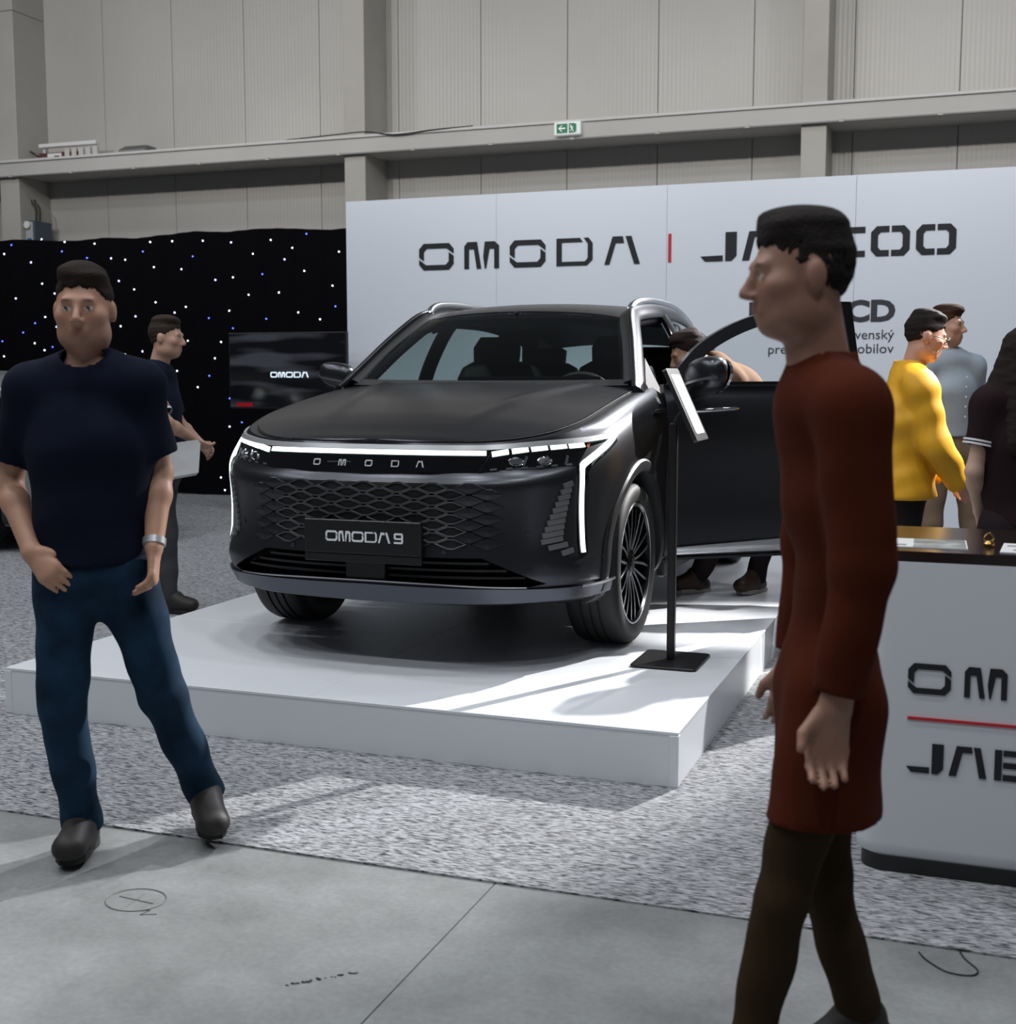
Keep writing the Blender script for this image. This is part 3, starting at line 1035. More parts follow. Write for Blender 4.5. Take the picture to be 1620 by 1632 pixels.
# ---- painted body: closed shell with wheel wells, intake and the door opening cut out
NS, NK = 150, 14
TS = [0, .03, .06, .09, .12, .16, .2, .24, .28, .33, .38, .43, .48, .53, .58, .63, .68, .72, .76, .795, .83, .865, .9, .925, .95, .975, 1.0]
ss = np.concatenate([np.linspace(0, 1.9, 80), np.linspace(1.95, 4.9, 40), np.linspace(4.95, SL, 34)])
NS = len(ss) - 1
V, Fc = [], []
idx = {}
for i, s in enumerate(ss):
    for k, t in enumerate(TS):
        p = surf(s, t)
        if i in (0, NS):
            p[0] = 0
            idx[(i, k, 1)] = idx[(i, k, -1)] = len(V)
            V.append(tuple(p))
        else:
            idx[(i, k, 1)] = len(V)
            V.append(tuple(p))
            idx[(i, k, -1)] = len(V)
            V.append((-p[0], p[1], p[2]))
for sg in (1, -1):
    for i in range(NS):
        for k in range(len(TS) - 1):
            q = (idx[(i, k, sg)], idx[(i + 1, k, sg)], idx[(i + 1, k + 1, sg)], idx[(i, k + 1, sg)])
            Fc.append(q if sg == 1 else q[::-1])
KT = len(TS) - 1
rowt = {}
for i in range(NS + 1):
    L = V[idx[(i, KT, 1)]]
    row = []
    for c in range(NK + 1):
        if c == 0:
            row.append(idx[(i, KT, 1)])
        elif c == NK or i in (0, NS):
            row.append(idx[(i, KT, -1)])
        else:
            x = L[0] * math.cos(math.pi * c / NK)
            row.append(len(V))
            V.append(tuple(top(x, L[1])))
    rowt[i] = row
for i in range(NS):
    for c in range(NK):
        q = [rowt[i][c], rowt[i + 1][c], rowt[i + 1][c + 1], rowt[i][c + 1]]
        u = []
        for a in q:
            if a not in u:
                u.append(a)
        if len(u) > 2:
            Fc.append(tuple(u))
Fc.append(tuple([idx[(i, 0, 1)] for i in range(NS + 1)] + [idx[(i, 0, -1)] for i in range(NS - 1, 0, -1)]))
mb = MB()
mb.v, mb.f = V, Fc
body = mb.build('body', M_PAINT, car)
WR, WB = 0.376, 2.80
cut = MB()
for ay in (0, WB):
    for sg in (1, -1):
        cut.lathe([(0.435, 0.0), (0.435, 0.62)], 56, 'x', (0.56 if sg == 1 else -1.18, ay, WR))
boolean_cut(body, cut)
ip = []
for s, z in [(0, .497), (.30, .497), (.516, .497), (.66, .435), (.79, .385), (.70, .372), (.6, .372), (.3, .384), (0, .388)]:
    ip.append((fz(s, z)[0], z))
ipoly = ip + [(-x, z) for x, z in ip[::-1][1:-1]]
boolean_cut(body, MB().prism(ipoly, lambda a, b: (a, -1.3, b), lambda a, b: (a, -0.70, b)))
boolean_cut(body, MB().box((0.50, 0.60, 0.37), (1.3, 1.60, 1.6)))
body.data.materials.clear()
body.data.materials.append(M_PAINT)
body.data.shade_smooth()
body.data.set_sharp_from_angle(angle=R(32))

# ---- bonnet
def hoodfn(u, v, o):
    y = float(np.interp(v, [0, .06, .15, 1], [-.871, -.862, -.82, .43]))
    q = (2 * u - 1)
    xe = xedge(y)
    x = xe * 0.94 * (math.sin(q * math.pi / 2) * .35 + q * .65)
    yy = y + 0.055 * (abs(q) ** 3) * smoothstep(.7, 1.0, v)
    return tuple(top(x, yy, 0.001 + o))


MB().shell(hoodfn, 72, 60, 0.006).build('bonnet', M_PAINT, car, 35)

for sg in (1, -1):
    gp = []
    for v in np.linspace(.12, 1, 40):
        y = float(np.interp(v, [0, .06, .15, 1], [-.871, -.862, -.82, .43]))
        gp.append(tuple(top(sg * xedge(y) * .948, y + .05 * smoothstep(.7, 1.0, v), .003)))
    MB().tube(gp, .0035, 5).build('bonnet_gap', M_VOID, car)

# ---- ribbons laid on the front shell: path of (s, z) with half heights
def ribbon(name, path, half, o0, o1, material, n=40, parent=car, sides=(1,), vert=True):
    P = catmull(path, n) if len(path) > 2 else np.array([np.array(path[0]) * (1 - t) + np.array(path[1]) * t for t in np.linspace(0, 1, n)])
    obs = []
    for sg in sides:
        m = MB()
        rings = []
        for i, (s, z) in enumerate(P):
            a, b = P[max(0, i - 1)], P[min(len(P) - 1, i + 1)]
            t = np.array(b) - np.array(a)
            t = t / (np.linalg.norm(t) + 1e-9)
            nrm = np.array((-t[1], t[0]))
            h = half if not hasattr(half, '__len__') else float(np.interp(i / (n - 1), np.linspace(0, 1, len(half)), half))
            ring = []
            for k, oo in ((-1, o0), (-1, o1), (1, o1), (1, o0)):
                q = np.array((s, z)) + nrm * h * k
                ss_ = q[0]
                p = fz(abs(ss_), q[1], oo)
                ring.append(((p[0] if ss_ >= 0 else -p[0]) * sg, p[1], p[2]))
            rings.append(ring)
        m.loft(rings)
        obs.append(m.build(name, material, parent, 40))
    return obs if len(obs) > 1 else obs[0]


def patch(name, poly, o0, o1, material, parent=car, sides=(1, -1), res=0.03):
    """polygon in (s, z) laid on the front shell with thickness, subdivided along its edges and inside by strips"""
    obs = []
    pl = np.array(poly)
    for sg in sides:
        m = MB()
        zs = np.linspace(pl[:, 1].min(), pl[:, 1].max(), max(3, int((pl[:, 1].max() - pl[:, 1].min()) / res) + 2))
        zs[0] += 1e-4
        zs[-1] -= 1e-4
        zs = np.unique(np.concatenate([zs, [z for z in pl[:, 1] if zs[0] < z < zs[-1]]]))
        rows = []
        for z in zs:
            xs_ = []
            for a, b in zip(pl, np.roll(pl, -1, 0)):
                if (a[1] - z) * (b[1] - z) < 0:
                    xs_.append(a[0] + (b[0] - a[0]) * (z - a[1]) / (b[1] - a[1]))
                elif abs(a[1] - z) < 1e-9:
                    xs_.append(a[0])
            rows.append((min(xs_), max(xs_), z))
        ncol = max(2, int(max(b - a for a, b, _ in rows) / res) + 1)

        def fn(u, v, o):
            k = v * (len(rows) - 1)
            i = min(int(round(k)), len(rows) - 1)
            a, b, z = rows[i]
            s = a + (b - a) * u
            p = fz(abs(s), z, o0 + o)
            return ((p[0] if s >= 0 else -p[0]) * sg, p[1], p[2])
        m.shell(fn, ncol, len(rows) - 1, o1 - o0)
        obs.append(m.build(name, material, parent, 40))
    return obs[0] if len(obs) == 1 else obs


# gloss black lamp band across the nose
band = patch('lamp_band', [(-.56, .940), (-.30, .940), (.30, .940), (.56, .940), (.50, .850), (.30, .842), (0, .837), (-.30, .842), (-.50, .850)], -0.004, 0.004, M_GLOSS, sides=(1,))
ribbon('light_bar', [(-.535, .929), (-.3, .929), (0, .929), (.3, .929), (.535, .929)], 0.0095, 0.002, 0.010, M_DRL, 60)
ribbon('bonnet_trim', [(-1.262, .996), (-1.06, .978), (-.80, .966), (-.55, .953), (-.30, .950), (0, .950), (.30, .950), (.55, .953), (.80, .966), (1.06, .978), (1.262, .996)], 0.0100, -0.002, 0.012, M_TRIM, 110)
# headlamps: one each side
for sg in (1, -1):
    poly = [(.50, .847), (.60, .853), (.78, .862), (.955, .872), (1.06, .955), (1.055, .966), (.92, .962), (.75, .952), (.565, .940)]
    hl = patch('headlight', poly, -0.005, 0.002, M_GLOSS, sides=(sg,))
    for a, b, z0, z1 in ((.560, .636, .929, .940), (.652, .731, .9405, .949), (.747, .826, .949, .955), (.842, .926, .955, .960), (.942, 1.03, .959, .962)):
        r_ = ribbon('led_segment', [(a, z0 - .005), (b, z1 - .005)], 0.0105, 0.001, 0.008, M_DRL, 6, hl, (sg,))
    for a, b in ((.62, .715), (.755, .85)):
        pc = fz((a + b) / 2, .893, 0.003)
        tdir = fz(b, .893) - fz(a, .893)
        ang = math.atan2(tdir[1], tdir[0])
        m = MB()
        nvec = np.array((tdir[1], -tdir[0], 0)) / np.linalg.norm(tdir[:2])
        tv_ = tdir / np.linalg.norm(tdir)
        for w, h, dd in ((.036, .020, .0), ):
            ring0 = [pc + tv_ * w * math.cos(q) + np.array((0, 0, h)) * math.sin(q) for q in np.linspace(0, 2 * math.pi, 20)[:-1]]
            ring1 = [pc + nvec * 0.008 + tv_ * w * .9 * math.cos(q) + np.array((0, 0, h * .9)) * math.sin(q) for q in np.linspace(0, 2 * math.pi, 20)[:-1]]
            ring2 = [pc + nvec * 0.002 + tv_ * w * .7 * math.cos(q) + np.array((0, 0, h * .7)) * math.sin(q) for q in np.linspace(0, 2 * math.pi, 20)[:-1]]
        m.loft([[(x * sg, y, z) for x, y, z in rg_] for rg_ in (ring0, ring1, ring2)])
        m.build('lamp_lens', M_CHROME, hl, 40)
    for k in range(6):
        s0 = .55 + k * .07
        ribbon('reflector', [(s0, .862 + k * .003), (s0 + .03, .864 + k * .003)], 0.004, 0.001, 0.006, M_CHROME, 3, hl, (sg,))
    for k in range(3):
        s0 = .70 + k * .10
        ribbon('reflector', [(s0, .878), (s0 + .02, .915)], 0.006, 0.001, 0.007, M_CHROME, 4, hl, (sg,))
    ribbon('side_marker', [(1.045, .945), (1.065, .965)], 0.005, 0.0, 0.006, mat('amber', (0.35, 0.10, 0.03), 0.3), 3, hl, (sg,))
    # boomerang daylight lamp at the corner
    dl = patch('corner_lamp', [(.948, .872), (.985, .872), (1.25, .985), (1.262, .965), (1.03, .868), (1.005, .84), (1.003, .50), (.985, .488), (.955, .488), (.948, .505)], -0.004, 0.004, M_GLOSS, sides=(sg,), res=.02)
    ribbon('led_strip', [(.972, .505), (.970, .60), (.966, .70), (.964, .79), (.966, .845), (.978, .872), (1.03, .897), (1.12, .935), (1.20, .968), (1.245, .986)], [.0105, .0105, .0105, .0105, .010, .009, .007], 0.002, 0.011, M_DRL, 60, dl, (sg,))
    ribbon('chrome_edge', [(1.255, .975), (1.15, .928), (1.06, .888), (1.028, .868)], 0.0035, 0.001, 0.008, M_CHROME, 24, dl, (sg,))
    # louvred vent beside the corner lamp
    vt = patch('corner_vent', [(.873, .809), (.925, .809), (.930, .79), (.942, .60), (.942, .492), (.885, .495), (.762, .552), (.762, .578)], -0.006, 0.001, M_CLAD, sides=(sg,), res=.02)
    inn = lambda z: float(np.interp(z, [.49, .56, .60, .79, .81], [.94, .868, .872, .912, .915]))
    out = lambda z: float(np.interp(z, [.49, .552, .578, .809], [.905, .762, .764, .873]))
    for k in range(12):
        z = .512 + k * .0255
        a, b = out(z), inn(z)
        if b - a > .012:
            ribbon('vent_louvre', [(a + .003, z - .004), (b, z + .008)], 0.0108, 0.0, 0.010, mat('vent_grey', (0.19, 0.19, 0.195), 0.42, 0.5), 5, vt, (sg,))
    patch('vent_mouth', [(.918, .785), (.943, .785), (.943, .505), (.936, .502), (.876, .565)], 0.0015, 0.003, M_VOID, vt, (sg,))

# brand letters on the band
for ch, s0 in (('O', -.270), ('M', -.143), ('O', -.016), ('D', .108), ('A', .222)):
    def lf(a, b, o):
        p = fz(abs(a), b, 0.004 + o)
        return (p[0] if a >= 0 else -p[0], p[1], p[2])
    glyph(ch, s0, .868, .036, .027, lf, .004, 'badge_letter', mat('badge_silver', (0.62, 0.64, 0.66), 0.3, 0.2), car)
ribbon('band_glint', [(-.20, .884), (-.085, .886)], 0.0022, 0.004, 0.006, M_CHROME, 8)

# ---- diamond grille
gr = patch('grille', [(-.48, .802), (0, .806), (.48, .802), (.53, .765), (.49, .555), (.45, .540), (0, .540), (-.45, .540), (-.49, .555), (-.53, .765)], -0.004, 0.0015, M_VOID, sides=(1,), res=.04)
M_GBAR = mat('grille_bar', (0.085, 0.087, 0.092), 0.38, 0.7)


def diamond(sc, zc, w, h, solid):
    def pt(a, b, o):
        p = fz(abs(sc + a), min(max(zc + b, .53), .812), o)
        return (p[0] if sc + a >= 0 else -p[0], p[1], p[2])
    ot = [(-w, 0), (-w * .22, -h), (w * .22, -h), (w, 0), (w * .22, h), (-w * .22, h)]
    m = MB()
    n = len(ot)
    if solid:
        v = [pt(a, b, 0.001) for a, b in ot] + [pt(a * .9, b * .86, 0.007) for a, b in ot] + [pt(0, 0, 0.009)]
        f = [(i, (i + 1) % n, n + (i + 1) % n, n + i) for i in range(n)] + [(n + i, n + (i + 1) % n, 2 * n) for i in range(n)]
    else:
        k = .80
        v = [pt(a, b, 0.001) for a, b in ot] + [pt(a * .95, b * .93, 0.010) for a, b in ot] + [pt(a * k, b * (k - .1), 0.008) for a, b in ot] + [pt(a * (k - .04), b * (k - .14), 0.0016) for a, b in ot]
        f = [(r_ * n + i, r_ * n + (i + 1) % n, (r_ + 1) * n + (i + 1) % n, (r_ + 1) * n + i) for r_ in range(3) for i in range(n)]
    return m.add(v, f).build('grille_diamond', M_PAINT if solid else M_GBAR, gr)


DW, DH = .1536, .0515
for c in range(-8, 9):
    sc = c * DW / 2
    for r_ in range(6):
        zc = .787 - r_ * DH - (DH / 2 if c % 2 else 0)
        smax = .655 - .055 * (.77 - zc) / .2
        if abs(sc) + DW * .34 > smax or zc < .555 or zc > .795:
            continue
        if abs(sc) < .22 and zc < .635:
            continue
        diamond(sc, zc, DW * .47, DH * .46, abs(sc) > .43)

# ---- licence panel with model name
pl_ = MB()
for dx in (0,):
    pl_.box((-.272, -.985, .502), (.272, -.957, .645), 0.004)
plate = pl_.build('licence_panel', mat('plate_black', (0.008, 0.008, 0.009), 0.35), car)
MB().box((-.272, -.981, .465), (.272, -.962, .50), 0.003).build('panel_foot', MATS['plate_black'], car)
pf_ = lambda a, b, o: (a, -.9852 - o, b)
M_PLW = mat('plate_white', (0.80, 0.82, 0.85), 0.5)
xx = -.168
for ch, w in (('O', .060), ('M', .060), ('O', .060), ('D', .060), ('A', .060)):
    glyph(ch, xx, .553, w - .003, .045, pf_, .0015, 'badge_letter', M_PLW, plate)
    xx += .0615
glyph('9', xx + .012, .553, .042, .045, pf_, .0015, 'badge_letter', M_PLW, plate)

# ---- lower intake: dark back, slats, radar panel, chrome edge
MB().box((-.66, -.74, .375), (.66, -.701, .495)).build('intake_back', M_VOID, car)
for k in range(3):
    z = .408 + k * .03
    w = .66 - k * .07
    m = MB()
    rings = []
    for x in np.linspace(-w, w, 24):
        y0 = fxz(x, z)[1] + 0.05
        rings.append([(x, y0, z - .005), (x, y0 + .06, z - .005), (x, y0 + .06, z + .005), (x, y0, z + .005)])
    m.loft(rings)
    m.build('intake_slat', M_CLAD, car, 40)
MB().box((-.10, -.942, .386), (.085, -.85, .468), 0.005).build('radar_panel', mat('radar_black', (0.006, 0.006, 0.007), 0.3), car)
ribbon('intake_chrome', [(-.70, .372), (-.6, .375), (-.3, .386), (0, .389), (.3, .386), (.6, .375), (.70, .372)], 0.0028, 0.0, 0.006, M_SILVER, 70)
# lower lip with silver wing ends
ribbon('bumper_lip', [(-1.20, .338), (-1.05, .333), (-.8, .336), (-.5, .337), (0, .336), (.5, .337), (.8, .336), (1.05, .333), (1.20, .338)], [.026, .028, .028, .034, .040, .034, .028, .028, .026], -0.003, 0.014, M_LIP, 90)
for sg in (1, -1):
    ribbon('lip_blade', [(.96, .362), (1.10, .362), (1.215, .366)], 0.0055, 0.010, 0.020, M_SILVER, 16, car, (sg,))
MB().loft([[(x * k, y, .20 + dz) for x, y in ((-.50, -.50), (.50, -.50), (.54, -.35), (.54, 3.4), (-.54, 3.4), (-.54, -.35))] for k, dz in ((.96, .03), (1.0, .07))]).build('underbody', M_VOID, car)
for (s, z) in ((.713, .598), (.356, .522), (1.118, .469)):
    for sg in (1, -1):
        p = fz(s, z, 0.001)
        _, _, nx, ny = plan(s)
        m = MB()
        u_ = np.array((-ny, nx, 0))
        n_ = np.array((nx, ny, 0))
        rings = []
        for r_, o_ in ((.011, 0), (.011, .003), (.008, .0035), (.001, .004)):
            rings.append([tuple((p + n_ * o_ + r_ * (u_ * math.cos(a) + np.array((0, 0, 1)) * math.sin(a))) * np.array((sg, 1, 1))) for a in np.linspace(0, 2 * math.pi, 15)[:-1]])
        m.loft(rings)
        m.build('parking_sensor', M_CLAD, car, 50)

# ---- wheel arches, liners, wheels
for ay in (0, WB):
    for sg in (1, -1):
        m = MB()
        rings = []
        for a in np.linspace(R(-14), R(194), 60):
            ring = []
            for rr, ox in ((.432, -.05), (.432, .006), (.445, .013), (.480, .012), (.490, .003), (.487, -.02)):
                y, z = ay + rr * math.cos(a), WR + rr * math.sin(a)
                # follow the flank of the body
                s_ = float(np.interp(y, _PLAN[120:480, 1], _ARC[120:480]))
                fx_ = fz(s_, min(max(z, .23), ztop(y) - .02))[0]
                ring.append((sg * (fx_ + ox), y, z))
            rings.append(ring)
        m.loft(rings, True, True)
        m.build('wheel_arch', M_CLAD, car, 40)
        m = MB()
        arc_ = [(ay + .43 * math.cos(a), WR + .43 * math.sin(a)) for a in np.linspace(R(-8), R(188), 30)]
        m.prism(arc_, lambda a, b: (sg * .555, a, b), lambda a, b: (sg * .565, a, b))
        m.build('wheel_liner', M_VOID, car, 40)


def build_wheel(loc, sg):
    w = bpy.data.objects.new('wheel', None)
    COL.objects.link(w)
    w.parent = car
    w.location = loc
    w.scale = (sg, 1, 1)
    return w


def wheel_parts(w):
    out = []
    prof = [(.285, .115), (.300, .126), (.330, .132), (.352, .128), (.366, .116), (.374, .095), (.376, .06), (.376, .047), (.366, .045), (.366, .036), (.376, .034), (.376, .005), (.367, .004), (.367, -.006), (.376, -.007), (.376, -.036), (.366, -.038), (.366, -.047), (.376, -.05), (.375, -.09), (.366, -.112), (.352, -.122), (.33, -.126), (.285, -.11), (.27, -.1), (.27, .1)]
    out.append(MB().lathe(prof, 72, 'x', (0, 0, 0), True).build('tyre', M_TYRE, w, 40))
    out.append(MB().lathe([(.284, .118), (.276, .121), (.268, .112), (.262, .06), (.255, -.10), (.27, -.10), (.275, .05), (.284, .105)], 64, 'x', (0, 0, 0), True).build('rim_barrel', M_RIM, w, 35))
    out.append(MB().lathe([(.286, .116), (.284, .1225), (.277, .1225), (.274, .116)], 64, 'x', (0, 0, 0), True).build('rim_lip', M_SILVER, w, 60))
    out.append(MB().lathe([(.001, .02), (.165, .02), (.165, .035), (.001, .035)], 40, 'x', (0, 0, 0)).build('brake_disc', mat('brake_steel', (0.22, 0.22, 0.23), 0.35, 1.0), w, 40))
    out.append(MB().lathe([(.001, .085), (.062, .085), (.066, .092), (.058, .100), (.034, .103), (.030, .108), (.001, .110)], 28, 'x', (0, 0, 0)).build('hub_cap', M_RIM, w, 40))
    NSP = 10
    for k in range(NSP):
        for d in (-1, 1):
            a = 2 * math.pi * k / NSP
            a0, a1 = a + d * R(4), a + d * R(10.5)
            m = MB()
            rings, rings2 = [], []
            for t in np.linspace(0, 1, 6):
                r_ = .05 + t * .222
                aa = a0 + (a1 - a0) * t ** 0.8
                xw = .092 + .018 * t + .006 * math.sin(t * math.pi)
                c_ = np.array((0, math.cos(aa), math.sin(aa)))
                tn = np.array((0, -math.sin(aa), math.cos(aa)))
                hwid = .0085 - .0025 * t
                rings.append([tuple(c_ * r_ + tn * hwid * q + np.array((x_, 0, 0))) for q, x_ in ((-1, xw - .03), (-1, xw), (1, xw), (1, xw - .03))])
                rings2.append([tuple(c_ * r_ + tn * (hwid * .55) * q + tn * d * .002 + np.array((x_, 0, 0))) for q, x_ in ((-1, xw), (-1, xw + .0015), (1, xw + .0015), (1, xw))])
            m.loft(rings)
            sp = m.build('spoke', M_RIM, w, 40)
            m2 = MB().loft(rings2)
            m2.build('spoke_face', M_SILVER, w, 40)
    return out


w0 = build_wheel((.812, 0, WR), 1)
wheel_parts(w0)
for loc, sg in (((-.812, 0, WR), -1), ((.812, WB, WR), 1), ((-.812, WB, WR), -1)):
    w = build_wheel(loc, sg)
    for ch in list(w0.children):
        c = ch.copy()
        COL.objects.link(c)
        c.parent = w

# ---- greenhouse
def wsfn(u, v, o=0.0):
    u = 2 * u - 1
    b = np.array((.795 * u, .36 + .115 * u * u, 1.185 + .012 * u * u))
    t = np.array((.612 * u, .945 + .095 * u * u, 1.594 - .034 * u * u))
    p = b + (t - b) * v
    bulge = 0.028 * math.sin(math.pi * v) * (1 - .3 * u * u)
    return (p[0], p[1] - (bulge + o) * .56, p[2] + (bulge + o) * .82)


MB().shell(wsfn, 24, 12, 0.005).build('windscreen', M_WSGLASS, car, 60)
for sg in (1, -1):                                       # black border of the screen
    m = MB()
    rings = []
    for v in np.linspace(0, 1, 16):
        w_ = .045 - .012 * v
        rings.append([wsfn(u, v, o) for u, o in ((0.5 + sg * .5, -.004), (.5 + sg * (.5 - w_), -.004), (.5 + sg * (.5 - w_), .0), (0.5 + sg * .5, .0))])
    m.loft(rings)
    m.build('screen_border', M_GLOSS, car, 40)
m = MB()
rings = []
for u in np.linspace(0.03, .97, 24):
    rings.append([wsfn(u, v, o) for v, o in ((.90 + .05 * abs(2 * u - 1), -.004), (1.0, -.004), (1.0, 0), (.90 + .05 * abs(2 * u - 1), 0))])
m.loft(rings).build('screen_border', M_GLOSS, car, 40)
m = MB()
rings = []
for u in np.linspace(0.02, .98, 24):
    rings.append([wsfn(u, v, o) for v, o in ((0.0, -.004), (.07, -.004), (.07, .007), (0, .007))])
m.loft(rings).build('cowl', M_CABIN, car, 40)
_ZR = catmull([(.86, 1.580), (.945, 1.603), (1.05, 1.628), (1.25, 1.655), (1.5, 1.669), (1.9, 1.665), (2.4, 1.63), (2.8, 1.575), (3.05, 1.53)], 60)
_XR = catmull([(.9, .605), (1.1, .610), (1.6, .635), (2.2, .625), (3.05, .565)], 60)


def roofn(u, v, o=0.0):
    u = 2 * u - 1
    y = (.945 + .095 * u * u) * (1 - v) + 3.02 * v
    x = np.interp(y, _XR[:, 0], _XR[:, 1]) * u
    z = np.interp(y - .095 * u * u * (1 - v), _ZR[:, 0], _ZR[:, 1]) - .034 * u * u - .018 * abs(u) ** 9
    return (float(x), float(y), float(z) + o)


MB().shell(roofn, 30, 40, -0.02).build('roof', M_PAINT, car, 40)
FRAME = [(.835, .40, 1.165), (.815, .47, 1.205), (.775, .60, 1.295), (.72, .78, 1.42), (.655, .98, 1.545), (.632, 1.10, 1.585), (.640, 1.30, 1.608), (.648, 1.6, 1.622), (.640, 2.1, 1.612), (.615, 2.6, 1.548), (.60, 2.95, 1.465), (.655, 3.25, 1.355), (.75, 3.55, 1.215), (.78, 3.65, 1.16)]
FC = catmull(FRAME, 70)
for sg in (1, -1):
    mir = lambda P: [(p[0] * sg, p[1], p[2]) for p in P]
    MB().tube(mir(FC), 0.050, 14, True, ((.85 * sg, -.25, .45), .45)).build('side_frame', M_PAINT, car, 50)
    MB().tube(mir(catmull([(.862, 1.58, 1.15), (.80, 1.59, 1.33), (.72, 1.61, 1.5), (.645, 1.63, 1.61)], 14)), .095, 10, True, ((1, 0, 0), .28)).build('pillar', M_GLOSS, car, 50)
    MB().tube(mir(catmull([(.862, 2.55, 1.15), (.80, 2.57, 1.32), (.72, 2.60, 1.47), (.62, 2.62, 1.54)], 14)), .10, 10, True, ((1, 0, 0), .28)).build('pillar', M_GLOSS, car, 50)
    inn_ = [(p[0] - .035, p[1] + .012, p[2] - .030) for p in FC[6:64]]
    MB().tube(mir(inn_), 0.056, 8).build('pillar_trim', M_CABIN, car, 50)
    MB().prism([(.46, 1.16), (.80, 1.16), (.76, 1.25), (.72, 1.34), (.60, 1.26)], lambda a, b: ((.86 - (b - 1.16) * .42) * sg, a, b), lambda a, b: ((.845 - (b - 1.16) * .42) * sg, a, b)).build('mirror_sail', M_CABIN, car)
    top_at = lambda y: np.array([np.interp(y, FC[:, 1], FC[:, k]) for k in range(3)])
    for nm, ya, yb in (('front', .62, 1.57), ('rear', 1.61, 2.54), ('quarter', 2.59, 3.35)):
        if nm == 'front' and sg == 1:
            continue

        def gfn(u, v, o):
            y = ya + (yb - ya) * u
            b = np.array((.868, y, 1.17))
            t = top_at(y)
            t[0] -= .004
            p = b + (t - b) * v + np.array((1, 0, .5)) * .02 * math.sin(math.pi * v)
            return ((p[0] + o) * sg, p[1], p[2])
        MB().shell(gfn, 12, 6, 0.004).build('side_window', M_SIDEGLASS, car, 60)
    # bright strip round the side glass and raised roof rail
    rail = catmull([(.598, 1.10, 1.600), (.604, 1.16, 1.638), (.612, 1.30, 1.664), (.620, 1.6, 1.676), (.616, 2.1, 1.668), (.590, 2.6, 1.612), (.575, 2.85, 1.560)], 40)
    MB().tube(mir(rail), [.016] + [.021] * 38 + [.014], 8).build('roof_rail', M_SILVER, car, 60)


def rgfn(u, v, o):
    u = 2 * u - 1
    b = np.array((.70 * u, 3.66 - .05 * u * u, 1.19))
    t = np.array((.55 * u, 3.03 - .03 * u * u, 1.525 - .03 * u * u))
    p = b + (t - b) * v
    return (p[0], p[1] + .02 * math.sin(math.pi * v), p[2] + .03 * math.sin(math.pi * v) + o)


MB().shell(rgfn, 12, 8, 0.005).build('rear_window', M_SIDEGLASS, car, 60)
for sg in (1, -1):
    MB().prism([(3.02, 1.50), (3.62, 1.18), (3.1, 1.18), (2.66, 1.18), (2.66, 1.52)], lambda a, b: (sg * .58, a, b), lambda a, b: (sg * (.46 + .05 * (1.52 - b)), a, b)).build('rear_trim', M_CABIN, car)
MB().shell(lambda u, v, o: (lambda p: (p[0] * .93, p[1] * 1.0 + .03, p[2] - .045 + o))(roofn(u, v)), 16, 20, -0.02).build('headliner', M_CABIN, car, 60)
MB().box((-.50, 3.0, 1.535), (.50, 3.2, 1.56), .01).build('rear_spoiler', M_PAINT, car)
MB().box((-.78, 3.80, .92), (.78, 3.845, .96), .004).build('tail_light', mat('tail_red', (0.25, 0.005, 0.01), 0.2), car)

# ---- cabin
m = MB()
rings = []
for x in np.linspace(-.76, .76, 30):
    q = abs(x) / .76
    y0 = .50 + .10 * q * q
    hump = .035 * math.exp(-((x - .38) / .17) ** 2)
    rings.append([(x, y0 - .08, 1.10), (x, y0, 1.165), (x, y0 + .22, 1.16 + hump), (x, y0 + .36, 1.12 + hump), (x, y0 + .38, 1.0), (x, y0 + .2, .80), (x, y0, .8)])
m.loft(rings).build('dashboard', M_CABIN, car, 50)
MB().box((-.30, .80, 1.13), (.52, .83, 1.245), .008).build('dash_display', M_GLOSS, car)
sw = bpy.data.objects.new('steering_wheel', None)
COL.objects.link(sw)
sw.parent = car
sw.location = (.38, .98, 1.10)
sw.rotation_euler = (R(-64), 0, 0)
MB().tube([(.185 * math.cos(a), .175 * math.sin(a), 0) for a in np.linspace(0, 2 * math.pi, 41)], .016, 8, False).build('wheel_rim', M_LEATHER, sw, 60)
MB().lathe([(.001, -.02), (.06, -.02), (.065, .0), (.05, .015), (.001, .02)], 20).build('wheel_hub', M_CABIN, sw, 40)
for a in (R(0), R(180), R(270)):
    MB().tube([(.05 * math.cos(a), .05 * math.sin(a), 0), (.18 * math.cos(a), .17 * math.sin(a), 0)], .014, 6).build('wheel_spoke', M_SILVER, sw, 60)
MB().tube([(.38, .98, 1.09), (.38, .80, 1.02)], .03, 10).build('steering_column', M_CABIN, car, 60)


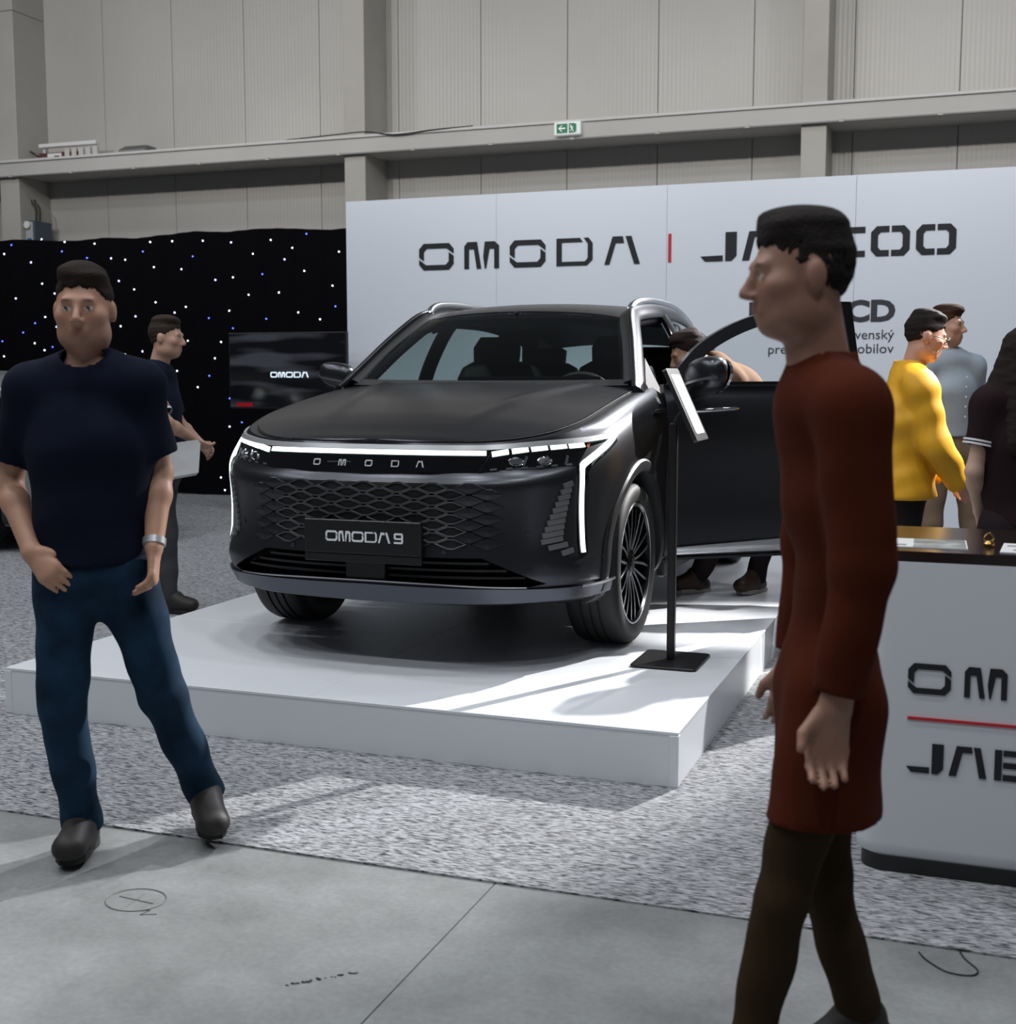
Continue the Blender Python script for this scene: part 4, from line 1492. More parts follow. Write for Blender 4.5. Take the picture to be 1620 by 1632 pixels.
def seat(x, y, w, hz):
    s_ = bpy.data.objects.new('seat', None)
    COL.objects.link(s_)
    s_.parent = car
    s_.location = (x, y, 0)
    def rr(cx_, cy_, z, a, b):
        return [(cx_ + a * math.copysign(abs(math.cos(q)) ** .6, math.cos(q)), cy_ + b * math.copysign(abs(math.sin(q)) ** .6, math.sin(q)), z) for q in np.linspace(0, 2 * math.pi, 21)[:-1]]
    MB().loft([rr(0, -.22, .62, w * .9, .24), rr(0, -.24, .70, w, .27), rr(0, -.24, .78, w, .27), rr(0, -.22, .82, w * .9, .24)]).build('cushion', M_LEATHER, s_, 60)
    MB().loft([rr(0, .0, .74, w * .95, .07), rr(0, .05, .90, w, .075), rr(0, .10, 1.08, w, .07), rr(0, .14, 1.24, w * .95, .065), rr(0, .155, 1.30, w * .85, .06), rr(0, .16, 1.335, w * .6, .045)]).build('backrest', M_LEATHER, s_, 60)
    MB().loft([rr(0, .15, 1.31, .10, .03), rr(0, .15, 1.325, .145, .05), rr(0, .16, 1.42, .15, .055), rr(0, .17, hz, .11, .04)]).build('headrest', M_LEATHER, s_, 60)
    for d in (-.05, .05):
        MB().tube([(d, .15, 1.24), (d, .155, 1.32)], .007, 6).build('headrest_post', M_CHROME, s_, 60)
    return s_


for x in (-.38, .38):
    seat(x, 1.48, .26, 1.485)
for x in (-.40, .40):
    seat(x, 2.48, .27, 1.44)
MB().loft([[(.12 * math.cos(q) * k, .955 + d, 1.525 + .03 * math.sin(q) * k) for q in np.linspace(0, 2 * math.pi, 17)[:-1]] for d, k in ((0, .9), (.01, 1), (.03, .8))]).build('rear_view_mirror', M_CABIN, car, 50)
MB().tube([(0, .96, 1.55), (0, .93, 1.60)], .012, 6).build('mirror_stem', M_CABIN, car, 60)
m = MB().box((-.82, .66, .60), (.45, 3.3, .875))
m.build('cabin_floor', M_CABIN, car)


# ---- wing mirrors
def mirror_shell(fn, m_parent, nm='wing_mirror'):
    root = bpy.data.objects.new(nm, None)
    COL.objects.link(root)
    root.parent = m_parent
    def sup(u, v, ex=.72):
        cu, su = math.cos(u), math.sin(u)
        cv, sv = math.cos(v), math.sin(v)
        pw = lambda a: math.copysign(abs(a) ** ex, a)
        return pw(cv) * pw(cu), pw(cv) * pw(su), pw(sv)
    m = MB()
    rings = []
    for v in np.linspace(-math.pi / 2, math.pi / 2, 15):
        ring = []
        for u in np.linspace(0, 2 * math.pi, 25)[:-1]:
            x, y, z = sup(u, v)
            taper = 1 - .22 * (x + 1) / 2 * (1 if z < 0 else .6)
            ring.append(fn((x * .125 + .135, y * .07 * (1 if y < 0 else .75), z * .085 * taper + .02 * x)))
        rings.append(ring)
    m.loft(rings)
    m.build('mirror_cap', M_PAINT, root, 60)
    MB().loft([[fn((.135 + .11 * math.cos(q), yy, .068 * math.sin(q) + .02 * math.cos(q))) for q in np.linspace(0, 2 * math.pi, 25)[:-1]] for yy in (.045, .056)]).build('mirror_glass', M_CHROME, root, 40)
    rg_ = []
    for q in np.linspace(-.05, .262, 14):
        yb = -.074 * max(0.05, 1 - ((q - .135) / .135) ** 2) ** .36 - .002
        rg_.append([fn((q, yb - .003, -.030 + .02 * (q - .135) / .125)), fn((q, yb + .02, -.030 + .02 * (q - .135) / .125)), fn((q, yb + .02, -.020 + .02 * (q - .135) / .125)), fn((q, yb - .003, -.020 + .02 * (q - .135) / .125))])
    MB().loft(rg_[2:]).build('turn_signal', M_SILVER, root, 40)
    MB().tube([fn((-.03, .02, -.12)), fn((.03, .01, -.085)), fn((.10, 0, -.06))], [.032, .028, .03], 10).build('mirror_arm', M_CLAD, root, 60)
    return root


mirror_shell(lambda p: (-(.825 + p[0] * .85), .62 + p[1], 1.250 + p[2] * .9), car)

# ---- open front door on the car's left: hinged at its front edge
DOOR_ANG = R(54)
HX, HY = .945, .545
door = bpy.data.objects.new('front_door', None)
COL.objects.link(door)
door.parent = car
door.location = (HX, HY, 0)
door.rotation_euler = (0, 0, -DOOR_ANG)
# inside the door's own frame: +x outwards, +y towards the latch edge
DL = 1.13


def doorsurf(u, v, o):
    y = DL * u
    z0 = .318 + .012 * (1 - u)
    z = z0 + (1.205 - z0) * v
    s_ = 2.2
    d = float(np.interp((z - .245) / (1.205 - .245), _SD[:, 1], _SD[:, 2]))
    return (.012 - min(d, .06) + o, y, z)


MB().shell(doorsurf, 24, 30, -0.05).build('door_skin', M_PAINT, door, 40)
MB().shell(lambda u, v, o: (-.062 + o * 1 - .03 * math.sin(math.pi * v), .04 + (DL - .08) * u, .36 + .83 * v), 8, 14, -0.035).build('door_lining', M_CABIN, door, 40)
OUT = catmull([(.03, 1.205), (.10, 1.30), (.20, 1.395), (.33, 1.475), (.48, 1.540), (.65, 1.590), (.80, 1.620), (.95, 1.637), (1.09, 1.642)], 30)
tum = lambda z: -.055 - .13 * max(0, (z - 1.20)) / .44
fr = MB()
rings = []
for i, (y, z) in enumerate(OUT):
    a, b = OUT[max(0, i - 1)], OUT[min(len(OUT) - 1, i + 1)]
    t = (b - a) / np.linalg.norm(b - a)
    n_ = np.array((t[1], -t[0]))
    w_ = .062
    ring = []
    for k, xo in ((0, .012), (1, .012), (1, -.03), (0, -.03)):
        yy, zz = y + n_[0] * w_ * k, z + n_[1] * w_ * k
        ring.append((tum(zz) + xo, yy, max(zz, 1.19)))
    rings.append(ring)
fr.loft(rings).build('window_frame', M_PAINT, door, 40)
MB().loft([[(tum(z) + xo, y, z) for y, xo in ((DL - .155 + .03 * (1 - t), .014), (DL - .006, .014), (DL - .006, -.03), (DL - .155 + .03 * (1 - t), -.03))] for t, z in ((0, 1.20), (.5, 1.42), (1, 1.642))]).build('door_pillar', M_GLOSS, door, 40)
sill = [(tum(1.2) + .018, .02 + (DL - .03) * t, 1.205 + .006 * t) for t in np.linspace(0, 1, 12)]
MB().tube(sill, .014, 6, True, ((1, 0, 0), .8)).build('sill_strip', M_GLOSS, door, 60)
MB().prism([(.09, 1.20)] + [(float(y), float(z) - .03) for y, z in OUT[4:28:3]] + [(DL - .10, 1.60), (DL - .08, 1.2)], lambda a, b: (tum(b) - .012, a, b), lambda a, b: (tum(b) - .008, a, b)).build('door_window', M_DOORGLASS, door)
MB().shell(lambda u, v, o: (.004 - .035 * (1 - v) ** 2 + o, .02 + (DL - .04) * u, .325 + (.055 + .05 * u) * v), 16, 5, 0.012).build('door_cladding', M_SILVER, door, 40)  # silver colour stands in for the white platform's reflection on the under-turn
MB().shell(lambda u, v, o: (-.02 + o, .0 + DL * u, .315 + .012 * v), 8, 1, 0.02).build('door_seal', M_CLAD, door)
hd = MB().tube([(.020, .14, 1.072), (.026, .16, 1.074), (.026, .36, 1.082), (.020, .385, 1.083)], [.006, .011, .011, .006], 8)
hd.build('chrome_spear', M_CHROME, door, 60)
MB().tube([(.016, .88, 1.03), (.024, .90, 1.03), (.024, 1.05, 1.032), (.016, 1.07, 1.032)], [.008, .014, .014, .008], 8).build('door_handle', M_PAINT, door, 60)
mirror_shell(lambda p: (-.03 + p[0] * 1.30, .15 + p[1] * 1.25, 1.245 + p[2] * 1.2), door)
for z in (.55, .95):
    MB().box((-.05, -.05, z), (-.01, .02, z + .06), .004).build('door_hinge', M_CLAD, door)
# front end of the spear on the wing
ribbon_s = float(np.interp(.40, _PLAN[120:480, 1], _ARC[120:480]))
p0, p1 = fz(ribbon_s - .10, 1.075, .006), fz(ribbon_s + .10, 1.078, .006)
MB().tube([tuple(p0), tuple((p0 + p1) / 2 + np.array((.004, 0, 0))), tuple(p1)], [.008, .012, .010], 8).build('wing_spear', M_CHROME, car, 60)
# far-side door outline: flush handle and lower cladding on both flanks
for sg in (1, -1):
    for y in ((1.25, 2.30) if sg == -1 else (2.30,)):
        MB().box((sg * .945 - .014, y, 1.02), (sg * .945 + .014, y + .18, 1.045), .006).build('door_handle', M_PAINT, car)
    MB().box((sg * .925 - .02, .52, .23), (sg * .925 + .02, 2.30, .31), .01).build('side_sill', M_CLAD, car)

# ---- silver car parked further left, only its edge is in view
M_SILVERPAINT = mat('silver_paint', (0.32, 0.33, 0.34), 0.3, 0.6)
sc_ = thing('parked_car', 'silver car parked at the left edge behind the walking man', 'car', (-10.35, 9.1, 0.006), -R(90))
sc_.scale = (-0.9, 0.9, 0.9)
wheel_no = 0
for ch in list(car.children):
    base = ch.name.split('.')[0]
    if base in ('body', 'bonnet', 'roof', 'side_frame', 'pillar', 'side_window', 'rear_window', 'windscreen', 'wheel', 'headliner', 'dashboard', 'wheel_arch', 'rear_spoiler', 'tail_light', 'side_sill', 'underbody'):
        c = ch.copy()
        COL.objects.link(c)
        c.parent = sc_
        if base in ('body', 'bonnet', 'roof', 'side_frame', 'rear_spoiler'):
            c.material_slots[0].link = 'OBJECT'
            c.material_slots[0].material = M_SILVERPAINT
        for g in ch.children:
            d = g.copy()
            COL.objects.link(d)
            d.parent = c

# ================================================================ PEOPLE: smooth bodies grown from blended distance fields
class Field:
    def __init__(self, lo, hi, h):
        self.h = h
        self.lo = np.array(lo, float)
        self.n = np.ceil((np.array(hi) - self.lo) / h).astype(int) + 1
        self.d = np.full(self.n, 0.25, np.float32)

    def _sl(self, lo, hi):
        a = np.clip(np.floor((np.array(lo) - self.lo) / self.h).astype(int), 0, self.n - 1)
        b = np.clip(np.ceil((np.array(hi) - self.lo) / self.h).astype(int) + 1, 1, self.n)
        return a, b

    def _xyz(self, a, b):
        g = [(self.lo[i] + self.h * np.arange(a[i], b[i])).astype(np.float32) for i in range(3)]
        return g[0][:, None, None], g[1][None, :, None], g[2][None, None, :]

    def add(self, fn, lo, hi, k=0.02, op='add'):
        m = k + 0.03
        a, b = self._sl(np.array(lo) - m, np.array(hi) + m)
        if np.any(b <= a):
            return
        s = tuple(slice(i, j) for i, j in zip(a, b))
        v = fn(*self._xyz(a, b))
        cur = self.d[s]
        v = np.broadcast_to(v, cur.shape)
        if op == 'add':
            t = np.clip(0.5 + 0.5 * (cur - v) / max(k, 1e-4), 0, 1)
            self.d[s] = cur * (1 - t) + v * t - k * t * (1 - t)
        elif op == 'sub':
            self.d[s] = np.maximum(cur, -v)
        elif op == 'cut':
            self.d[s] = np.maximum(cur, v)

    def cap(self, A, B, r0, r1, k=0.02, flat=False, op='add'):
        A, B = np.array(A, float), np.array(B, float)
        ab = B - A
        L2 = float(ab @ ab) + 1e-9
        w = ab / math.sqrt(L2)

        def fn(x, y, z):
            t = np.clip(((x - A[0]) * ab[0] + (y - A[1]) * ab[1] + (z - A[2]) * ab[2]) / L2, 0, 1)
            d = np.sqrt((x - A[0] - ab[0] * t) ** 2 + (y - A[1] - ab[1] * t) ** 2 + (z - A[2] - ab[2] * t) ** 2) - (r0 + (r1 - r0) * t)
            if flat:
                d = np.maximum(d, (x - B[0]) * w[0] + (y - B[1]) * w[1] + (z - B[2]) * w[2])
            return d
        r = max(r0, r1)
        self.add(fn, np.minimum(A, B) - r, np.maximum(A, B) + r, k, op)

    def etube(self, A, B, e0, e1, lat, k=0.03, flat=0):
        A, B = np.array(A, float), np.array(B, float)
        ab = B - A
        L = np.linalg.norm(ab)
        w = ab / L
        u = np.array(lat, float)
        u = u - w * (u @ w)
        u /= np.linalg.norm(u)
        v = np.cross(w, u)

        def fn(x, y, z):
            qx, qy, qz = x - A[0], y - A[1], z - A[2]
            dw = qx * w[0] + qy * w[1] + qz * w[2]
            t = np.clip(dw / L, 0, 1)
            a, b = e0[0] + (e1[0] - e0[0]) * t, e0[1] + (e1[1] - e0[1]) * t
            du = qx * u[0] + qy * u[1] + qz * u[2]
            dv = qx * v[0] + qy * v[1] + qz * v[2]
            ow = dw - t * L
            d = (np.sqrt((du / a) ** 2 + (dv / b) ** 2 + (ow / (0.5 * (a + b))) ** 2) - 1) * np.minimum(a, b)
            if flat & 1:
                d = np.maximum(d, -dw)
            if flat & 2:
                d = np.maximum(d, dw - L)
            return d
        r = max(e0[0], e0[1], e1[0], e1[1])
        self.add(fn, np.minimum(A, B) - r, np.maximum(A, B) + r, k)

    def ell(self, c, r, M=None, k=0.02, op='add'):
        c, r = np.array(c, float), np.array(r, float)
        M = np.eye(3) if M is None else M

        def fn(x, y, z):
            qx, qy, qz = x - c[0], y - c[1], z - c[2]
            l = [qx * M[0, i] + qy * M[1, i] + qz * M[2, i] for i in range(3)]
            q = np.sqrt((l[0] / r[0]) ** 2 + (l[1] / r[1]) ** 2 + (l[2] / r[2]) ** 2)
            g = np.sqrt((l[0] / r[0] ** 2) ** 2 + (l[1] / r[1] ** 2) ** 2 + (l[2] / r[2] ** 2) ** 2) + 1e-6
            return q * (q - 1) / g
        self.add(fn, c - r.max(), c + r.max(), k, op)

    def half(self, p, n, op='cut'):
        p, n = np.array(p, float), np.array(n, float)
        n = n / np.linalg.norm(n)
        self.add(lambda x, y, z: (x - p[0]) * n[0] + (y - p[1]) * n[1] + (z - p[2]) * n[2], self.lo, self.lo + self.h * self.n, 0, op)

    def folds(self, amp, seed=0, zs=22.0):
        x, y, z = self._xyz(np.zeros(3, int), self.n)
        q = seed * 1.7
        self.d = self.d + amp * (np.sin(zs * z + 9 * x + 3 * np.sin(11 * y + q) + q) * .6 + np.sin(zs * 1.9 * z - 14 * x + 17 * y + 2 * q) * .4).astype(np.float32)

    def polygonise(self):
        d = self.d
        ins = d < 0
        n = np.array(d.shape)
        c = np.zeros(n - 1, np.int8)
        for i in (0, 1):
            for j in (0, 1):
                for k in (0, 1):
                    c += ins[i:n[0] - 1 + i, j:n[1] - 1 + j, k:n[2] - 1 + k]
        act = np.argwhere((c > 0) & (c < 8))
        if len(act) == 0:
            return np.zeros((0, 3)), np.zeros((0, 4), int)
        idm = np.full(c.shape, -1, np.int32)
        idm[tuple(act.T)] = np.arange(len(act))
        acc = np.zeros((len(act), 3))
        cnt = np.zeros(len(act))
        cor = [(i, j, k) for i in (0, 1) for j in (0, 1) for k in (0, 1)]
        for p in cor:
            for ax in range(3):
                if p[ax] == 1:
                    continue
                q = list(p)
                q[ax] = 1
                a = d[act[:, 0] + p[0], act[:, 1] + p[1], act[:, 2] + p[2]]
                b = d[act[:, 0] + q[0], act[:, 1] + q[1], act[:, 2] + q[2]]
                m = (a < 0) != (b < 0)
                t = np.where(m, a / np.where(m, a - b, 1), 0)
                pt = np.array(p, float)[None, :].repeat(len(act), 0)
                pt[:, ax] += t
                acc[m] += pt[m]
                cnt[m] += 1
        V = self.lo + self.h * (act + acc / np.maximum(cnt, 1)[:, None])
        Fs = []
        for ax in range(3):
            u, w = (ax + 1) % 3, (ax + 2) % 3
            sl0 = [slice(None)] * 3
            sl1 = [slice(None)] * 3
            sl0[ax] = slice(0, n[ax] - 1)
            sl1[ax] = slice(1, n[ax])
            a, b = ins[tuple(sl0)], ins[tuple(sl1)]
            e = np.argwhere(a != b)
            e = e[(e[:, u] > 0) & (e[:, w] > 0) & (e[:, u] < n[u] - 1) & (e[:, w] < n[w] - 1)]
            if len(e) == 0:
                continue
            inside = a[tuple(e.T)]
            def cell(du, dw):
                q = e.copy()
                q[:, u] += du
                q[:, w] += dw
                return idm[tuple(q.T)]
            quad = np.stack([cell(-1, -1), cell(0, -1), cell(0, 0), cell(-1, 0)], 1)
            quad[~inside] = quad[~inside][:, ::-1]
            Fs.append(quad)
        return V, np.concatenate(Fs)

    def build(self, name, material, parent, color=None):
        V, Q = self.polygonise()
        me = bpy.data.meshes.new(name)
        me.vertices.add(len(V))
        me.vertices.foreach_set('co', V.astype(np.float32).ravel())
        me.loops.add(Q.size)
        me.loops.foreach_set('vertex_index', Q.astype(np.int32).ravel())
        me.polygons.add(len(Q))
        me.polygons.foreach_set('loop_start', np.arange(0, Q.size, 4, dtype=np.int32))
        me.update(calc_edges=True)
        me.validate()
        if color is not None:
            col = color(V)
            at = me.attributes.new('Col', 'FLOAT_COLOR', 'POINT')
            at.data.foreach_set('color', np.concatenate([col, np.ones((len(V), 1))], 1).astype(np.float32).ravel())
        return link(name, me, material, parent, 180)


M_SKIN = attr_mat('skin', 0.5)
M_HAIRS = {}


def rotm(yaw, pitch=0, roll=0):
    return np.array((Matrix.Rotation(yaw, 3, 'Z') @ Matrix.Rotation(pitch, 3, 'X') @ Matrix.Rotation(roll, 3, 'Y')))


def hand(f, wr, dr, nrm, sgn, curl=0.5, sc=1.0):
    """palm and five fingers; dr = direction of the fingers, nrm = direction the palm faces, sgn = side of the thumb"""
    wr, dr, nrm = np.array(wr, float), np.array(dr, float), np.array(nrm, float)
    dr /= np.linalg.norm(dr)
    nrm = nrm - dr * (nrm @ dr)
    nrm /= np.linalg.norm(nrm)
    sd = np.cross(dr, nrm) * sgn
    f.etube(wr, wr + dr * .085 * sc, (.028 * sc, .020 * sc), (.041 * sc, .015 * sc), sd, .015)
    for k, (o, L) in enumerate(((.030, .070), (.010, .080), (-.010, .075), (-.029, .058))):
        b = wr + dr * .080 * sc + sd * o * sc
        a1 = curl * .9
        d1 = dr * math.cos(a1) + nrm * math.sin(a1)
        a2 = curl * 2.0
        d2 = dr * math.cos(a2) + nrm * math.sin(a2)
        m = b + d1 * L * .52 * sc
        e = m + d2 * L * .48 * sc
        f.cap(b, m, .0095 * sc, .0088 * sc, .006)
        f.cap(m, e, .0088 * sc, .0075 * sc, .004)
    t0 = wr + dr * .025 * sc + sd * .026 * sc
    t1 = t0 + (dr * .75 + sd * .6 + nrm * .3) * .042 * sc
    t2 = t1 + (dr * .9 + sd * .12 + nrm * .45) * .030 * sc
    f.cap(t0, t1, .015 * sc, .011 * sc, .012)
    f.cap(t1, t2, .011 * sc, .009 * sc, .004)


def head_field(f, hc, M, s=1.0, female=False):
    P = lambda x, y, z: hc + M @ (np.array((x, y, z)) * s)
    E = lambda c, r, k=.02, op='add': f.ell(P(*c), np.array(r) * s, M, k * s, op)
    E((0, .014, .030), (.076, .095, .088))
    E((0, -.022, -.030), (.063, .070, .082), .03)
    E((0, -.052, -.088), (.034, .032, .026), .03)
    for q in (-1, 1):
        E((q * .045, -.050, -.018), (.024, .030, .022), .025)
        E((q * .050, -.010, -.070), (.022, .045, .030), .03)
    f.cap(P(-.036, -.080, .026), P(.036, -.080, .026), .011 * s, .011 * s, .014 * s)
    for q in (-1, 1):
        E((q * .031, -.090, .006), (.016, .012, .011), .004, 'sub')
        E((q * .031, -.076, .005), (.0135, .0125, .0125), .003)
    f.cap(P(0, -.088, .016), P(0, -.112, -.026), .0075 * s, .0115 * s, .012 * s)
    for q in (-1, 1):
        E((q * .011, -.100, -.032), (.009, .010, .007), .008)
    f.cap(P(-.019, -.084, -.056), P(.019, -.084, -.056), .0075 * s, .0075 * s, .006 * s)
    f.cap(P(-.016, -.083, -.067), P(.016, -.083, -.067), .0085 * s, .0085 * s, .006 * s)
    for q in (-1, 1):
        E((q * .079, .012, -.004), (.010, .020, .031), .008)


def skin_color(hc, M, s, tone, hair, beard=0.0):
    tone, hair = np.array(tone), np.array(hair)

    def fn(V):
        L = (V - hc) @ M / s
        col = np.tile(tone, (len(V), 1))
        near = (np.abs(L) < .16).all(1)

        def blob(c, r, colour, w=1.0):
            d = np.sqrt((((L - np.array(c)) / np.array(r)) ** 2).sum(1))
            t = (np.clip(1.4 - d, 0, 1) * w * near)[:, None]
            col[:] = col * (1 - t) + np.array(colour) * t
        if beard:
            blob((0, -.06, -.085), (.06, .06, .035), tone * .35 + hair * .3, beard)
        blob((0, -.092, -.0615), (.019, .010, .0065), (tone[0] * .82, tone[1] * .48, tone[2] * .48), .7)
        for q in (-1, 1):
            blob((q * .045, -.07, -.028), (.022, .03, .018), (tone[0] * 1.03, tone[1] * .82, tone[2] * .80), .6)
            d = np.sqrt((((L - np.array((q * .031, -.0875, .005))) / np.array((.0125, .006, .0062))) ** 2).sum(1))
            m = (d < 1.15) & near
            col[m] = (.62, .60, .57)
            d = np.sqrt((((L - np.array((q * .031, -.089, .005)))[:, [0, 2]] / .0052) ** 2).sum(1))
            col[m & (d < 1.1)] = (.03, .02, .015)
            blob((q * .031, -.093, .0275), (.017, .012, .0045), hair, .85)
        return col
    return fn


def hair_mesh(parent, hc, M, s, color, style, h):
    key = tuple(color)
    if key not in M_HAIRS:
        M_HAIRS[key] = mat('hair_%d' % len(M_HAIRS), color, 0.8, spec=0.2, bump=(160, 0.8, 0.005))
    P = lambda x, y, z: hc + M @ (np.array((x, y, z)) * s)
    r = .18 * s if style != 'long' else .55
    f = Field(hc - np.array((.17, .17, r)), hc + np.array((.17, .17, .17)), h)
    f.ell(P(0, .016, .034), np.array((.0795, .1005, .0985)) * s, M, .01)
    if style == 'short':
        f.ell(P(.008, -.030, .100), np.array((.056, .044, .026)) * s, M, .03)
        f.ell(P(-.02, -.02, .112), np.array((.045, .05, .022)) * s, M, .02)
        f.ell(P(0, .03, .108), np.array((.058, .065, .024)) * s, M, .03)
    if style == 'quiff':
        f.ell(P(0, -.055, .105), np.array((.058, .045, .030)) * s, M, .025)
        f.ell(P(0, .02, .118), np.array((.060, .07, .022)) * s, M, .02)
    if style == 'long':
        for q in (-1, 1):
            f.cap(P(q * .065, .02, .03), P(q * .10, .03, -.16), .055 * s, .065 * s, .04)
            f.cap(P(q * .10, .03, -.16), P(q * .09, .05, -.42), .065 * s, .035 * s, .04)
        f.cap(P(0, .06, 0), P(0, .09, -.38), .075 * s, .05 * s, .04)
    f.folds(.0022, 3, 60.0)
    f.folds(.0018, 5, 130.0)
    n = M @ np.array((0, -.62, -.78))
    if style == 'long':
        # keep the face free
        f.ell(P(0, -.075, -.02), np.array((.060, .07, .095)) * s, M, .01, 'sub')
    else:
        Mi = M
        def cutfn(x, y, z):
            q = [x - hc[0], y - hc[1], z - hc[2]]
            l = [(q[0] * Mi[0, a] + q[1] * Mi[1, a] + q[2] * Mi[2, a]) / s for a in range(3)]
            wob = .0035 * np.sin(l[0] * 170 + 1) + .003 * np.sin(l[0] * 390 + l[1] * 260) + .004 * np.cos(l[1] * 120)
            fr_ = .010 * np.exp(-(l[0] / .03) ** 2)
            return (-.62 * l[1] - .78 * (l[2] - .008 - fr_ * .3) + wob) * s
        f.add(cutfn, f.lo, f.lo + f.h * f.n, 0, 'cut')
        for q in (-1, 1):
            f.ell(P(q * .082, .002, -.012), np.array((.03, .030, .036)) * s, M, .01, 'sub')
    f.ell(P(0, .014, .030), np.array((.072, .091, .084)) * s, M, .01, 'sub')
    return f.build('hair', M_HAIRS[key], parent)


def shoe(parent, an, fwd, material, sole_mat, h=.006, L=.27):
    an, fwd = np.array(an, float), np.array(fwd, float)
    fh = np.array((fwd[0], fwd[1], 0.0))
    fh /= np.linalg.norm(fh)
    lift = fwd[2] / np.linalg.norm(fwd)
    z0 = an[2] - .085
    up = np.array((0, 0, 1.0))
    d = fh * math.sqrt(max(0, 1 - lift * lift)) + up * lift
    heel = an - fh * .045 - up * .045
    toe = heel + d * (L - .075)
    lat = np.cross(d, up)
    lo, hi = np.minimum(heel, toe) - .09, np.maximum(heel, toe) + .12
    f = Field(lo, hi, h)
    f.etube(heel, heel + d * (L - .085), (.038, .040), (.046, .034), lat, .02)
    f.etube(an + up * .02, an - up * .03 + d * .01, (.042, .05), (.04, .055), lat, .03)
    f.cap(an - up * .0 + d * .03, toe + up * .005, .04, .03, .04)
    nrm = np.cross(lat, d)
    base = heel - nrm * .030 if nrm[2] > 0 else heel + nrm * .030
    nn = nrm if nrm[2] > 0 else -nrm
    f.half(base, -nn)
    sh = f.build('shoe', material, parent)
    # sole: flat slab under the upper
    m = MB()
    prof = []
    for t, w in ((-.040, .020), (-.03, .032), (.0, .036), (.06, .035), (.12, .043), (.17, .045), (L - .085, .036), (L - .06, .022)):
        prof.append((t, w))
    ring = [heel + d * t + lat * w for t, w in prof] + [heel + d * t - lat * w for t, w in prof[::-1]]
    m.loft([[tuple(p - nn * .045) for p in ring], [tuple(p - nn * .022) for p in ring]])
    m.build('sole', sole_mat, sh)
    return sh


